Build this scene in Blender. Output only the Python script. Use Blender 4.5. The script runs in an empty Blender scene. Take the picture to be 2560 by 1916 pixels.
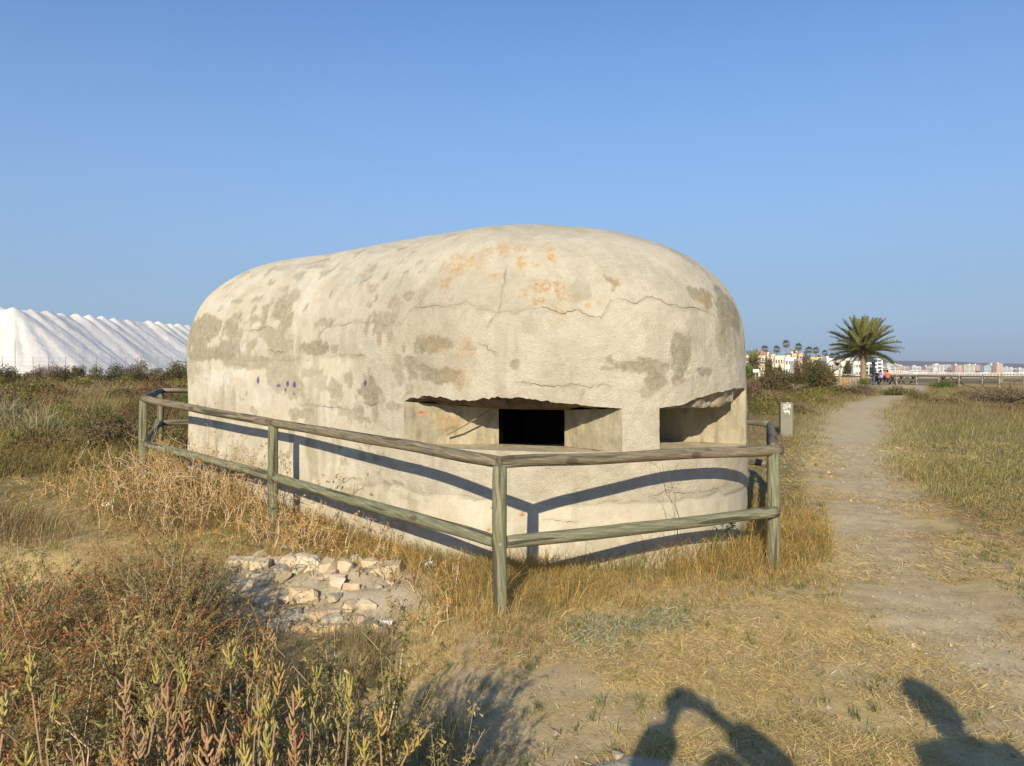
import bpy, math, random
import numpy as np
from mathutils import Vector, Matrix

random.seed(7)
rng = np.random.default_rng(11)
C = bpy.context.scene.collection
scene = bpy.context.scene

# ------------------------------------------------------------------ camera, sky, sun, exposure
FPX, EYE, HOR = 1900.0, 1.6, 928.0            # focal length in photo pixels, eye height, horizon row
cam_d = bpy.data.cameras.new('camera')
cam = bpy.data.objects.new('camera', cam_d)
C.objects.link(cam)
cam.location = (0, 0, EYE)
cam.rotation_euler = (math.radians(90), 0, 0)
cam_d.sensor_fit = 'HORIZONTAL'
cam_d.sensor_width = 36.0
cam_d.lens = 36.0 * FPX / 2560.0
cam_d.shift_y = -30.0 / 2560.0
cam_d.clip_start = 0.02
cam_d.clip_end = 30000
scene.camera = cam

SUN_EL = math.radians(23.0)
SDIR = Vector((0.2008 * math.cos(SUN_EL), 0.9796 * math.cos(SUN_EL), -math.sin(SUN_EL)))  # way the light travels
world = bpy.data.worlds.new('World')
scene.world = world
world.use_nodes = True
wn = world.node_tree.nodes
wl = world.node_tree.links
wn.clear()
wo = wn.new('ShaderNodeOutputWorld')
wb = wn.new('ShaderNodeBackground')
ws = wn.new('ShaderNodeTexSky')
ws.sky_type = 'NISHITA'
ws.sun_disc = False
ws.sun_elevation = SUN_EL
ws.sun_rotation = math.radians(191.6)
ws.altitude = 0
ws.air_density = 1.0
ws.dust_density = 0.3
ws.ozone_density = 7.0
wb.inputs['Strength'].default_value = 0.090
# dusty haze band low in the sky, the same all the way round
wg = wn.new('ShaderNodeTexCoord')
wx = wn.new('ShaderNodeSeparateXYZ')
wr = wn.new('ShaderNodeValToRGB')
wm = wn.new('ShaderNodeMix'); wm.data_type = 'RGBA'
wl.new(wg.outputs['Generated'], wx.inputs[0])
wl.new(wx.outputs['Z'], wr.inputs[0])
el = wr.color_ramp.elements
el[0].position = 0.0; el[0].color = (.95, .95, .95, 1)
el[1].position = .62; el[1].color = (0, 0, 0, 1)
for p_, v_ in ((.12, .80), (.26, .45), (.42, .14)):
    e_ = el.new(p_); e_.color = (v_, v_, v_, 1)
wl.new(wr.outputs[0], wm.inputs[0])
wl.new(ws.outputs[0], wm.inputs[6])
wm.inputs[7].default_value = (1.80, 2.52, 3.55, 1)
wl.new(wm.outputs[2], wb.inputs['Color'])
wl.new(wb.outputs[0], wo.inputs['Surface'])

sd = bpy.data.lights.new('sun', 'SUN')
sd.energy = 3.15
sd.angle = math.radians(0.5)
sd.color = (1.0, 0.86, 0.63)
sun = bpy.data.objects.new('sun', sd)
C.objects.link(sun)
sun.location = (-20, -60, 40)
sun.rotation_euler = SDIR.to_track_quat('-Z', 'Y').to_euler()

scene.view_settings.view_transform = 'Standard'
scene.view_settings.look = 'None'
scene.view_settings.exposure = 0.92
scene.view_settings.gamma = 1.0
scene.view_settings.use_curve_mapping = False
scene.render.engine = 'CYCLES'
scene.cycles.max_bounces = 6
scene.cycles.transparent_max_bounces = 4
scene.cycles.volume_bounces = 0

# ------------------------------------------------------------------ helpers
def sstep(a, b, x):
    t = np.clip((np.asarray(x, float) - a) / (b - a), 0, 1)
    return t * t * (3 - 2 * t)

def _hash(ix, iy, iz, seed):
    h = (ix.astype(np.int64) * 374761393 + iy.astype(np.int64) * 668265263 + iz.astype(np.int64) * 2147483647 + seed * 1274126177) & 0xFFFFFFFF
    h = ((h ^ (h >> 13)) * 1274126177) & 0xFFFFFFFF
    h = (h ^ (h >> 16)) & 0xFFFFFFFF
    return h / 4294967295.0 * 2 - 1

def vnoise(x, y, z=None, seed=0):
    x = np.asarray(x, float); y = np.asarray(y, float)
    z = np.zeros_like(x) if z is None else np.asarray(z, float)
    ix, iy, iz = np.floor(x), np.floor(y), np.floor(z)
    fx, fy, fz = x - ix, y - iy, z - iz
    fx, fy, fz = [f * f * (3 - 2 * f) for f in (fx, fy, fz)]
    r = 0
    for a in (0, 1):
        for b in (0, 1):
            for c in (0, 1):
                r = r + _hash(ix + a, iy + b, iz + c, seed) * (fx if a else 1 - fx) * (fy if b else 1 - fy) * (fz if c else 1 - fz)
    return r

def fbm(x, y, z=None, oct=4, seed=0, gain=0.5):
    r, a = 0, 1.0
    for o in range(oct):
        k = 2.03 ** o
        r = r + a * vnoise(x * k + o * 7.3, y * k - o * 3.1, None if z is None else z * k + o * 5.7, seed + o)
        a *= gain
    return r

def link(o, parent=None):
    C.objects.link(o)
    if parent is not None:
        o.parent = parent
    return o

def tag(o, label=None, cat=None, group=None, kind=None):
    if label: o['label'] = label
    if cat: o['category'] = cat
    if group: o['group'] = group
    if kind: o['kind'] = kind
    return o

def empty(name, loc, label, cat, group=None, rz=0.0):
    o = bpy.data.objects.new(name, None)
    o.empty_display_size = 0.2
    C.objects.link(o)
    o.location = loc
    o.rotation_euler = (0, 0, rz)
    return tag(o, label, cat, group)

def np_mesh(name, V, F, mats, col=None, uvw=None, smooth=False, extra=None, matidx=None):
    """V (n,3); F list of int arrays, each (k,3) or (k,4)."""
    me = bpy.data.meshes.new(name)
    V = np.ascontiguousarray(V, np.float32)
    me.vertices.add(len(V))
    me.vertices.foreach_set('co', V.ravel())
    F = [np.asarray(f, np.int32) for f in F if len(f)]
    lv = np.concatenate([f.ravel() for f in F])
    sz = np.concatenate([np.full(len(f), f.shape[1], np.int32) for f in F])
    me.loops.add(len(lv))
    me.loops.foreach_set('vertex_index', lv)
    me.polygons.add(len(sz))
    st = np.zeros(len(sz), np.int32)
    st[1:] = np.cumsum(sz)[:-1]
    me.polygons.foreach_set('loop_start', st)
    if matidx is not None:
        me.polygons.foreach_set('material_index', np.asarray(matidx, np.int32))
    me.polygons.foreach_set('use_smooth', np.full(len(sz), bool(smooth)))
    me.update(calc_edges=True)
    def addc(nm, c):
        c = np.asarray(c, np.float32)
        if c.shape[1] == 3:
            c = np.c_[c, np.ones(len(c), np.float32)]
        at = me.attributes.new(nm, 'FLOAT_COLOR', 'POINT')
        at.data.foreach_set('color', np.ascontiguousarray(c, np.float32).ravel())
    if col is not None:
        addc('Col', col)
    if extra:
        for k, v in extra.items():
            addc(k, v)
    if uvw is not None:
        at = me.attributes.new('grain', 'FLOAT_VECTOR', 'POINT')
        at.data.foreach_set('vector', np.ascontiguousarray(uvw, np.float32).ravel())
    for m in (mats if isinstance(mats, (list, tuple)) else [mats]):
        me.materials.append(m)
    return me

def mobj(name, me, parent=None, loc=None):
    o = bpy.data.objects.new(name, me)
    if loc is not None:
        o.location = loc
    return link(o, parent)

class MB:
    """collects simple solids into one mesh"""
    def __init__(s): s.v = []; s.f4 = []; s.f3 = []; s.n = 0
    def add(s, V, f4=(), f3=()):
        V = np.asarray(V, float)
        if len(f4): s.f4.append(np.asarray(f4, int) + s.n)
        if len(f3): s.f3.append(np.asarray(f3, int) + s.n)
        s.v.append(V); s.n += len(V)
    def box(s, a, b, M=None):
        x0, y0, z0 = a; x1, y1, z1 = b
        V = np.array([(x0,y0,z0),(x1,y0,z0),(x1,y1,z0),(x0,y1,z0),(x0,y0,z1),(x1,y0,z1),(x1,y1,z1),(x0,y1,z1)], float)
        if M is not None:
            V = np.array([M @ Vector(p) for p in V])
        s.add(V, [(0,3,2,1),(4,5,6,7),(0,1,5,4),(1,2,6,5),(2,3,7,6),(3,0,4,7)])
    def bar(s, p, q, w, h, up=(0,0,1)):
        p, q = Vector(p), Vector(q)
        d = (q - p); L = d.length; d.normalize()
        x = d.cross(Vector(up)).normalized(); z = x.cross(d)
        M = Matrix((x, d, z)).transposed().to_4x4(); M.translation = p
        s.box((-w/2, 0, -h/2), (w/2, L, h/2), M)
    def tube(s, P, R, n=8, cap=True):
        V, f4, f3 = tube_arrays(P, R, n, cap)
        s.add(V, f4, f3)
    def mesh(s, name, mat, smooth=False, col=None):
        V = np.concatenate(s.v)
        F = []
        if s.f4: F.append(np.concatenate(s.f4))
        if s.f3: F.append(np.concatenate(s.f3))
        c = None if col is None else np.tile(np.asarray(col, float), (len(V), 1))
        return np_mesh(name, V, F, mat, col=c, smooth=smooth)
    def build(s, name, mat, parent=None, smooth=False, col=None, loc=None):
        return mobj(name, s.mesh(name, mat, smooth, col), parent, loc)

def frames(P):
    P = np.asarray(P, float)
    T = np.gradient(P, axis=0)
    T /= np.linalg.norm(T, axis=1, keepdims=True) + 1e-9
    ref = np.array([0, 0, 1.0]) if abs(T[0, 2]) < 0.9 else np.array([1.0, 0, 0])
    X = np.cross(T, ref); X /= np.linalg.norm(X, axis=1, keepdims=True) + 1e-9
    Y = np.cross(X, T)
    return T, X, Y

def tube_arrays(P, R, n=8, cap=True):
    P = np.asarray(P, float); R = np.broadcast_to(np.asarray(R, float), (len(P),))
    T, X, Y = frames(P)
    a = np.arange(n) / n * 2 * np.pi
    V = P[:, None] + R[:, None, None] * (np.cos(a)[None, :, None] * X[:, None] + np.sin(a)[None, :, None] * Y[:, None])
    m = len(P)
    i = np.arange(m - 1)[:, None] * n; j = np.arange(n)[None]
    f4 = np.stack([i + j, i + (j + 1) % n, i + n + (j + 1) % n, i + n + j], -1).reshape(-1, 4)
    V = V.reshape(-1, 3)
    f3 = []
    if cap:
        V = np.concatenate([V, P[:1], P[-1:]])
        b, t = m * n, m * n + 1
        f3 = [(b, (k + 1) % n, k) for k in range(n)] + [(t, (m - 1) * n + k, (m - 1) * n + (k + 1) % n) for k in range(n)]
    return V, f4, f3

def twigs(P0, P1, R0, R1, col):
    """many three-sided tapered sticks"""
    P0, P1 = np.asarray(P0, float), np.asarray(P1, float)
    n = len(P0)
    D = P1 - P0; D /= np.linalg.norm(D, axis=1, keepdims=True) + 1e-9
    ref = np.where(np.abs(D[:, 2:3]) < 0.9, np.array([[0, 0, 1.0]]), np.array([[1.0, 0, 0]]))
    X = np.cross(D, ref); X /= np.linalg.norm(X, axis=1, keepdims=True) + 1e-9
    Y = np.cross(X, D)
    V = []
    R0 = np.broadcast_to(np.asarray(R0, float), (n,)); R1 = np.broadcast_to(np.asarray(R1, float), (n,))
    for P, R in ((P0, R0), (P1, R1)):
        for k in range(3):
            a = k * 2.0944
            V.append(P + R[:, None] * (math.cos(a) * X + math.sin(a) * Y))
    V = np.stack(V, 1)
    b = np.arange(n)[:, None, None] * 6
    F = (b + np.array([[0, 1, 4, 3], [1, 2, 5, 4], [2, 0, 3, 5]])[None]).reshape(-1, 4)
    cc = np.repeat(np.asarray(col, float)[:, None], 6, 1).reshape(-1, 3)
    return V.reshape(-1, 3), F, cc

def blades(P, L, W, az, lean, col, bend=0.5, segs=2):
    """grass blades: tapering strips; lean = tilt from vertical at the base (rad), bend adds at the tip"""
    n = len(P)
    L, W, az, lean = [np.broadcast_to(np.asarray(a, float), (n,)) for a in (L, W, az, lean)]
    bend = np.broadcast_to(np.asarray(bend, float), (n,))
    H = np.stack([np.cos(az), np.sin(az), np.zeros(n)], 1)
    tw = rng.uniform(0, np.pi, n)
    S = np.stack([np.cos(tw), np.sin(tw), rng.uniform(-.3, .3, n)], 1) * W[:, None] * .5
    up = np.array([[0, 0, 1.0]])
    def stepv(a): return H * np.sin(a)[:, None] + up * np.cos(a)[:, None]
    if segs == 1:
        T = P + L[:, None] * stepv(lean + bend * .5)
        V = np.stack([P - S, P + S, T], 1).reshape(-1, 3)
        F3 = np.arange(n * 3).reshape(-1, 3)
        return V, [F3], np.repeat(col, 3, 0)
    M = P + (L * .5)[:, None] * stepv(lean)
    T = M + (L * .5)[:, None] * stepv(lean + bend)
    V = np.stack([P - S, P + S, M + S * .8, M - S * .8, T], 1).reshape(-1, 3)
    b = np.arange(n)[:, None] * 5
    return V, [b + np.array([[0, 1, 2, 3]]), b + np.array([[3, 2, 4]])], np.repeat(col, 5, 0)

def join(parts):
    V, F4, F3, Cc, n = [], [], [], [], 0
    for v, F, c in parts:
        for f in (F if isinstance(F, list) else [F]):
            f = np.asarray(f)
            (F4 if f.shape[1] == 4 else F3).append(f + n)
        V.append(v); Cc.append(c); n += len(v)
    F = []
    if F4: F.append(np.concatenate(F4))
    if F3: F.append(np.concatenate(F3))
    return np.concatenate(V), F, np.concatenate(Cc)

def palette(n, cols, w=None, jit=0.18):
    cols = np.asarray(cols, float)
    i = rng.choice(len(cols), n, p=None if w is None else np.asarray(w) / np.sum(w))
    return np.clip(cols[i] * (1 + rng.normal(0, jit, (n, 1))) * (1 + rng.normal(0, .05, (n, 3))), 0.004, .9)

# ------------------------------------------------------------------ ground height
PATH = np.array([(2.75,2.2,.5),(2.7,3.4,.46),(2.75,4.4,.42),(2.85,5.3,.42),(3.2,6.4,.42),(4.2,8.8,.46),(6.1,13.3,.62),(8.1,17.8,.8),
                 (11.8,25.5,.9),(14.2,30,.9),(18,36,1.0),(24.0,45,1.5),(31.0,58,4.0),(36,66,7.0)])

def path_dist(x, y):
    """signed: <0 inside the trodden path, in half-widths"""
    best = np.full(np.shape(x), 1e9)
    for (x0, y0, w0), (x1, y1, w1) in zip(PATH[:-1], PATH[1:]):
        dx, dy = x1 - x0, y1 - y0
        t = np.clip(((x - x0) * dx + (y - y0) * dy) / (dx * dx + dy * dy), 0, 1)
        w = w0 + (w1 - w0) * t
        best = np.minimum(best, np.hypot(x - x0 - t * dx, y - y0 - t * dy) / w)
    return best

def g(x, y):
    x = np.asarray(x, float); y = np.asarray(y, float)
    q = -.75 * x + .66 * (y - 5.5)
    z = .30 * sstep(1, 6.5, q)
    z = z + .35 * sstep(20, 60, y) * sstep(0, -20, x)
    z = z - .22 * sstep(6.15, 5.25, y + .12 * vnoise(x * 1.7, y * 0 + 3)) * sstep(-.15, -.7, x)
    z = z - 6.6 * sstep(115, 480, y)
    pd = path_dist(x, y)
    z = z - .035 * sstep(1.6, .6, pd) * sstep(60, 40, y)
    z = z + (.018 * vnoise(x * .9, y * .9, seed=3) + .008 * vnoise(x * 4, y * 4, seed=4)) * sstep(90, 40, y)
    return z

def gp(px, py, it=12):
    """photo pixel -> point on the ground"""
    d = EYE * FPX / max(py - HOR, 1.0)
    for _ in range(it):
        x = (px - 1280) / FPX * d
        d = (EYE - float(g(x, d))) * FPX / max(py - HOR, 1.0)
    return (px - 1280) / FPX * d, d, float(g((px - 1280) / FPX * d, d))

def at(px, py, d):
    """photo pixel -> point at distance d"""
    return ((px - 1280) / FPX * d, d, EYE - (py - HOR) / FPX * d)

# ------------------------------------------------------------------ materials
def new_mat(name):
    m = bpy.data.materials.new(name)
    m.use_nodes = True
    nt = m.node_tree
    nt.nodes.clear()
    out = nt.nodes.new('ShaderNodeOutputMaterial')
    return m, nt, nt.nodes, nt.links, out

def principled(nt, out, rough=.85, spec=.2):
    b = nt.nodes.new('ShaderNodeBsdfPrincipled')
    b.inputs['Roughness'].default_value = rough
    b.inputs['Specular IOR Level'].default_value = spec
    nt.links.new(b.outputs[0], out.inputs['Surface'])
    return b

def noise(nt, scale, detail=4, rough=.55, vec=None, dist=0):
    n = nt.nodes.new('ShaderNodeTexNoise')
    n.inputs['Scale'].default_value = scale
    n.inputs['Detail'].default_value = detail
    n.inputs['Roughness'].default_value = rough
    n.inputs['Distortion'].default_value = dist
    if vec is not None: nt.links.new(vec, n.inputs['Vector'])
    return n.outputs['Fac']

def ramp(nt, fac, stops):
    r = nt.nodes.new('ShaderNodeValToRGB')
    e = r.color_ramp.elements
    while len(e) < len(stops): e.new(.5)
    for el, (p, c) in zip(e, stops):
        el.position = p
        el.color = (*c, 1) if len(c) == 3 else c
    nt.links.new(fac, r.inputs[0])
    return r.outputs[0]

def mixc(nt, fac, a, b, mode='MIX'):
    m = nt.nodes.new('ShaderNodeMix')
    m.data_type = 'RGBA'; m.blend_type = mode
    for s, v in ((m.inputs[0], fac), (m.inputs[6], a), (m.inputs[7], b)):
        if hasattr(v, 'is_output'): nt.links.new(v, s)
        elif isinstance(v, (int, float)): s.default_value = v
        else: s.default_value = (*v, 1)
    return m.outputs[2]

def math_n(nt, op, a, b=None, clamp=False):
    m = nt.nodes.new('ShaderNodeMath'); m.operation = op; m.use_clamp = clamp
    for s, v in zip(m.inputs, (a, b)):
        if v is None: continue
        if hasattr(v, 'is_output'): nt.links.new(v, s)
        else: s.default_value = v
    return m.outputs[0]

def attr(nt, name):
    a = nt.nodes.new('ShaderNodeAttribute'); a.attribute_name = name
    return a

def bump(nt, h, strength, dist, bsdf, prev=None):
    b = nt.nodes.new('ShaderNodeBump')
    b.inputs['Strength'].default_value = strength
    b.inputs['Distance'].default_value = dist
    nt.links.new(h, b.inputs['Height'])
    if prev is not None: nt.links.new(prev, b.inputs['Normal'])
    if bsdf is not None: nt.links.new(b.outputs[0], bsdf.inputs['Normal'])
    return b.outputs[0]

def objcoord(nt, out='Object'):
    return nt.nodes.new('ShaderNodeTexCoord').outputs[out]

def mat_plain(name, col, rough=.8, var=.15, scale=3.0, bmp=0, spec=.2, metal=0):
    m, nt, N, L, out = new_mat(name)
    b = principled(nt, out, rough, spec)
    b.inputs['Metallic'].default_value = metal
    f = noise(nt, scale, 5, .6, objcoord(nt))
    c = ramp(nt, f, [(.25, [v * (1 - var) for v in col]), (.75, [min(1, v * (1 + var)) for v in col])])
    L.new(c, b.inputs['Base Color'])
    if bmp: bump(nt, noise(nt, scale * 6, 4, .6, objcoord(nt)), bmp, .02, b)
    return m

def mat_leaf(name='foliage', transl=.25, rough=.75):
    m, nt, N, L, out = new_mat(name)
    a = attr(nt, 'Col')
    d = N.new('ShaderNodeBsdfDiffuse'); t = N.new('ShaderNodeBsdfTranslucent'); mx = N.new('ShaderNodeMixShader')
    L.new(a.outputs['Color'], d.inputs['Color']); L.new(a.outputs['Color'], t.inputs['Color'])
    mx.inputs[0].default_value = transl
    L.new(d.outputs[0], mx.inputs[1]); L.new(t.outputs[0], mx.inputs[2]); L.new(mx.outputs[0], out.inputs['Surface'])
    return m

def mat_col(name, rough=.8, spec=.2, bscale=0, bstr=0):
    m, nt, N, L, out = new_mat(name)
    b = principled(nt, out, rough, spec)
    a = attr(nt, 'Col')
    f = noise(nt, bscale or 8, 5, .6, objcoord(nt))
    c = mixc(nt, 1.0, a.outputs['Color'], ramp(nt, f, [(.25, (.8, .8, .8)), (.75, (1.12, 1.12, 1.12))]), 'MULTIPLY')
    L.new(c, b.inputs['Base Color'])
    if bstr: bump(nt, f, bstr, .02, b)
    return m

M = {}
M['leaf'] = mat_leaf()
M['grass'] = mat_leaf('grass', .3)
M['twig'] = mat_leaf('twig', .0)
M['succulent'] = mat_leaf('succulent', .15)
M['stone'] = mat_col('stone', .9, .15, 14, .9)
M['wall'] = mat_col('painted_wall', .9, .1, 2)
M['white_paper'] = mat_plain('paper', (.8, .8, .78), .8, .06, 30)
M['dark'] = mat_plain('dark_lump', (.03, .022, .018), .9, .4, 20, .5)
M['window'] = mat_plain('window_glass', (.10, .13, .16), .25, .3, 4, spec=.5)
M['metal'] = mat_plain('galvanised', (.36, .37, .37), .4, .1, 3, metal=.6)
M['room_shade'] = mat_plain('shade_black_inside', (.003, .003, .003), .95, .2, 6)  # near-black base colour puts the unlit room's shade into its walls

def mat_bunker():
    m, nt, N, L, out = new_mat('weathered_render')
    b = principled(nt, out, .92, .12)
    oc = objcoord(nt)
    a1 = attr(nt, 'wear'); a2 = attr(nt, 'paint'); a3 = attr(nt, 'mark')
    s1 = N.new('ShaderNodeSeparateColor'); L.new(a1.outputs['Color'], s1.inputs[0])
    s3 = N.new('ShaderNodeSeparateColor'); L.new(a3.outputs['Color'], s3.inputs[0])
    grime, lichen, crack = s1.outputs
    brown, white, coarse = s3.outputs
    n_big = noise(nt, 1.3, 5, .6, oc)
    n_mid = noise(nt, 7, 6, .65, oc)
    n_fine = noise(nt, 60, 4, .7, oc)
    base = ramp(nt, n_big, [(.3, (.485, .445, .35)), (.5, (.56, .52, .42)), (.7, (.605, .57, .48))])
    base = mixc(nt, .55, base, ramp(nt, n_mid, [(.3, (.405, .365, .275)), (.55, (.55, .51, .405)), (.8, (.62, .585, .50))]))
    base = mixc(nt, white, base, (.58, .565, .50))
    gcol = ramp(nt, noise(nt, 16, 5, .7, oc), [(.3, (.225, .20, .14)), (.6, (.335, .305, .22)), (.8, (.46, .41, .305))])
    gm = math_n(nt, 'MULTIPLY', grime, ramp(nt, noise(nt, 30, 4, .7, oc), [(.25, (.55,) * 3), (.55, (1,) * 3)]))
    c = mixc(nt, math_n(nt, 'MULTIPLY', gm, .92), base, gcol)
    bm = math_n(nt, 'MULTIPLY', brown, ramp(nt, noise(nt, 26, 4, .75, oc), [(.4, (.1,) * 3), (.6, (.95,) * 3)]))
    c = mixc(nt, bm, c, (.43, .27, .13))
    lm = math_n(nt, 'MULTIPLY', lichen, ramp(nt, noise(nt, 34, 4, .8, oc), [(.42, (0,) * 3), (.55, (1,) * 3)]))
    c = mixc(nt, math_n(nt, 'MULTIPLY', lm, .8), c, (.50, .28, .05))
    c = mixc(nt, math_n(nt, 'MULTIPLY', crack, .75), c, (.16, .12, .08))
    c = mixc(nt, a2.outputs['Alpha'], c, a2.outputs['Color'])
    c = mixc(nt, .35, c, ramp(nt, n_fine, [(.3, (.72,) * 3), (.7, (1.2,) * 3)]), 'MULTIPLY')
    L.new(c, b.inputs['Base Color'])
    st = noise(nt, 62, 5, .7, oc, .3)
    h = math_n(nt, 'MULTIPLY', st, coarse)
    p = bump(nt, h, .9, .021, None)
    bump(nt, noise(nt, 120, 3, .6, oc), .35, .006, b, p)
    return m
M['bunker'] = mat_bunker()

def mat_embrasure():
    m, nt, N, L, out = new_mat('worn_concrete')
    b = principled(nt, out, .9, .15)
    oc = objcoord(nt)
    a = attr(nt, 'Col')
    sx = N.new('ShaderNodeMapping'); sx.inputs['Scale'].default_value = (3, 3, .7); L.new(oc, sx.inputs[0])
    f = noise(nt, 4, 6, .65, sx.outputs[0])
    c = mixc(nt, 1.0, a.outputs['Color'], ramp(nt, f, [(.3, (.62, .6, .55)), (.5, (.95, .94, .9)), (.7, (1.12, 1.1, 1.05))]), 'MULTIPLY')
    c = mixc(nt, .5, c, ramp(nt, noise(nt, 25, 4, .7, oc), [(.3, (.7,) * 3), (.7, (1.15,) * 3)]), 'MULTIPLY')
    L.new(c, b.inputs['Base Color'])
    bump(nt, noise(nt, 30, 5, .7, oc), .5, .012, b)
    return m
M['embrasure'] = mat_embrasure()

def mat_wood(name, c_dark, c_mid, c_light, green=(.2, .24, .15), gamt=.5):
    m, nt, N, L, out = new_mat(name)
    b = principled(nt, out, .8, .2)
    a = attr(nt, 'grain')
    mp = N.new('ShaderNodeMapping'); mp.inputs['Scale'].default_value = (42, 42, 4.5); L.new(a.outputs['Vector'], mp.inputs[0])
    g1 = noise(nt, 1.0, 5, .6, mp.outputs[0], .6)
    mp2 = N.new('ShaderNodeMapping'); mp2.inputs['Scale'].default_value = (9, 9, 1.6); L.new(a.outputs['Vector'], mp2.inputs[0])
    w = N.new('ShaderNodeTexWave'); w.wave_type = 'RINGS'; w.inputs['Scale'].default_value = 1.6
    w.inputs['Distortion'].default_value = 7; w.inputs['Detail'].default_value = 3; L.new(mp2.outputs[0], w.inputs[0])
    c = ramp(nt, g1, [(.28, c_dark), (.5, c_mid), (.72, c_light)])
    c = mixc(nt, .45, c, ramp(nt, w.outputs['Fac'], [(0, (.45,) * 3), (.35, (.95,) * 3), (1, (1.15,) * 3)]), 'MULTIPLY')
    mp3 = N.new('ShaderNodeMapping'); mp3.inputs['Scale'].default_value = (5, 5, 1.3); L.new(a.outputs['Vector'], mp3.inputs[0])
    gm = ramp(nt, noise(nt, 1.5, 4, .6, mp3.outputs[0]), [(.35, (0,) * 3), (.65, (gamt,) * 3)])
    c = mixc(nt, gm, c, green)
    # long drying checks and knots
    mp4 = N.new('ShaderNodeMapping'); mp4.inputs['Scale'].default_value = (24, 24, 1.1); L.new(a.outputs['Vector'], mp4.inputs[0])
    ck = ramp(nt, noise(nt, 1.0, 2, .5, mp4.outputs[0]), [(.36, (1,) * 3), (.40, (0,) * 3)])
    c = mixc(nt, math_n(nt, 'MULTIPLY', ck, .8), c, (.05, .045, .035))
    vo = N.new('ShaderNodeTexVoronoi'); vo.inputs['Scale'].default_value = 1.0
    mp5 = N.new('ShaderNodeMapping'); mp5.inputs['Scale'].default_value = (6, 6, 3.0); L.new(a.outputs['Vector'], mp5.inputs[0]); L.new(mp5.outputs[0], vo.inputs['Vector'])
    kn = ramp(nt, vo.outputs['Distance'], [(.0, (1,) * 3), (.13, (.85,) * 3), (.18, (0,) * 3)])
    c = mixc(nt, math_n(nt, 'MULTIPLY', kn, .75), c, (.07, .048, .03))
    L.new(c, b.inputs['Base Color'])
    p = bump(nt, g1, .5, .006, None)
    inv = math_n(nt, 'SUBTRACT', 1.0, ck)
    bump(nt, inv, .8, .006, b, p)
    return m
M['rail'] = mat_wood('weathered_rail_wood', (.09, .075, .05), (.20, .165, .115), (.30, .255, .185), (.18, .17, .11), .3)
M['post'] = mat_wood('greenish_post_wood', (.09, .09, .055), (.205, .195, .125), (.31, .29, .20), (.155, .185, .115), .6)
M['grey_wood'] = mat_plain('grey_plank', (.30, .26, .20), .85, .3, 6)
M['brown_wood'] = mat_plain('brown_slat', (.20, .12, .065), .85, .3, 6)

# ------------------------------------------------------------------ bunker outline (shared by grass placement)
BA = np.array([-.76, .65]); BN = np.array([.65, .76]); BC = np.array([.638, 7.547])
ZW, ZT, PP, U0, U1 = 1.776, 3.081, 2.383, 1.02, 3.543
def catmull(P, n):
    P = np.array(P, float); out = []
    t = (np.arange(n) / n)[:, None]
    for i in range(1, len(P) - 2):
        p0, p1, p2, p3 = P[i-1:i+3]
        out.append(.5 * ((2*p1) + (-p0+p2)*t + (2*p0-5*p1+4*p2-p3)*t*t + (-p0+3*p1-3*p2+p3)*t**3))
    return np.concatenate(out)
def outline():
    ub, ru, e, wv, fs = 4.731, .639, 2.0, 1.59, 1.015
    fr = [(0.1,-1.55),(-.3,-1.40),(-.65,-1.22),(-.95,-1.02),(-1.2,-.8),(-1.4,-.52),(-1.53,-.2),(-1.57,0.1),(-1.55,.35),(-1.48,.6),(-1.3,.9),(-1,1.2),(-.6,1.42),(-.1,1.55)]
    F = [(u*fs if u < 0 else u, v) for u, v in fr]
    left = [(u, -wv) for u in np.linspace(ub, .5, 10)]
    right = [(u, wv) for u in np.linspace(.4, ub, 10)]
    th = np.linspace(np.pi/2, -np.pi/2, 24)[1:-1]
    back = [(ub + ru*abs(np.cos(t))**(2/e), np.sign(np.sin(t))*wv*abs(np.sin(t))**(2/e)) for t in th]
    P = left + F + right + back
    Q = catmull(P[-2:] + P + P[:2], 24)
    d = np.r_[0, np.cumsum(np.linalg.norm(np.diff(np.r_[Q, Q[:1]], axis=0), axis=1))]
    return Q, d
OUT_Q, OUT_D = outline()
OUT_L = OUT_D[-1]
OUT_XY = BC + OUT_Q[:, :1] * BA + OUT_Q[:, 1:] * BN
def out_at(s):
    s = np.mod(s, OUT_L)
    return np.stack([np.interp(s, OUT_D, np.r_[OUT_Q[:, k], OUT_Q[:1, k]]) for k in (0, 1)], -1)
def bunker_dist(x, y):
    """rough distance outside the bunker's foot (negative inside)"""
    x = np.asarray(x, float); y = np.asarray(y, float)
    P = OUT_XY[::8]
    sh = x.shape
    X = np.stack([x.ravel(), y.ravel()], 1)
    res = np.full(len(X), 99.0)
    near = np.where((np.abs(X[:, 0] + .8) < 8) & (np.abs(X[:, 1] - 9) < 7))[0]
    for k in range(0, len(near), 40000):
        i = near[k:k+40000]
        d = np.sqrt(((X[i, None] - P[None]) ** 2).sum(-1)).min(1)
        r = X[i] - BC
        u = r @ BA; v = r @ BN
        ax = np.clip(u, -.1, 4.7)
        ins = ((np.abs(v) < 1.56) & (u > -.1) & (u < 4.9)) | (np.hypot(u - ax, v) < 1.35)
        res[i] = np.where(ins, -d, d)
    return res.reshape(sh)

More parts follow.
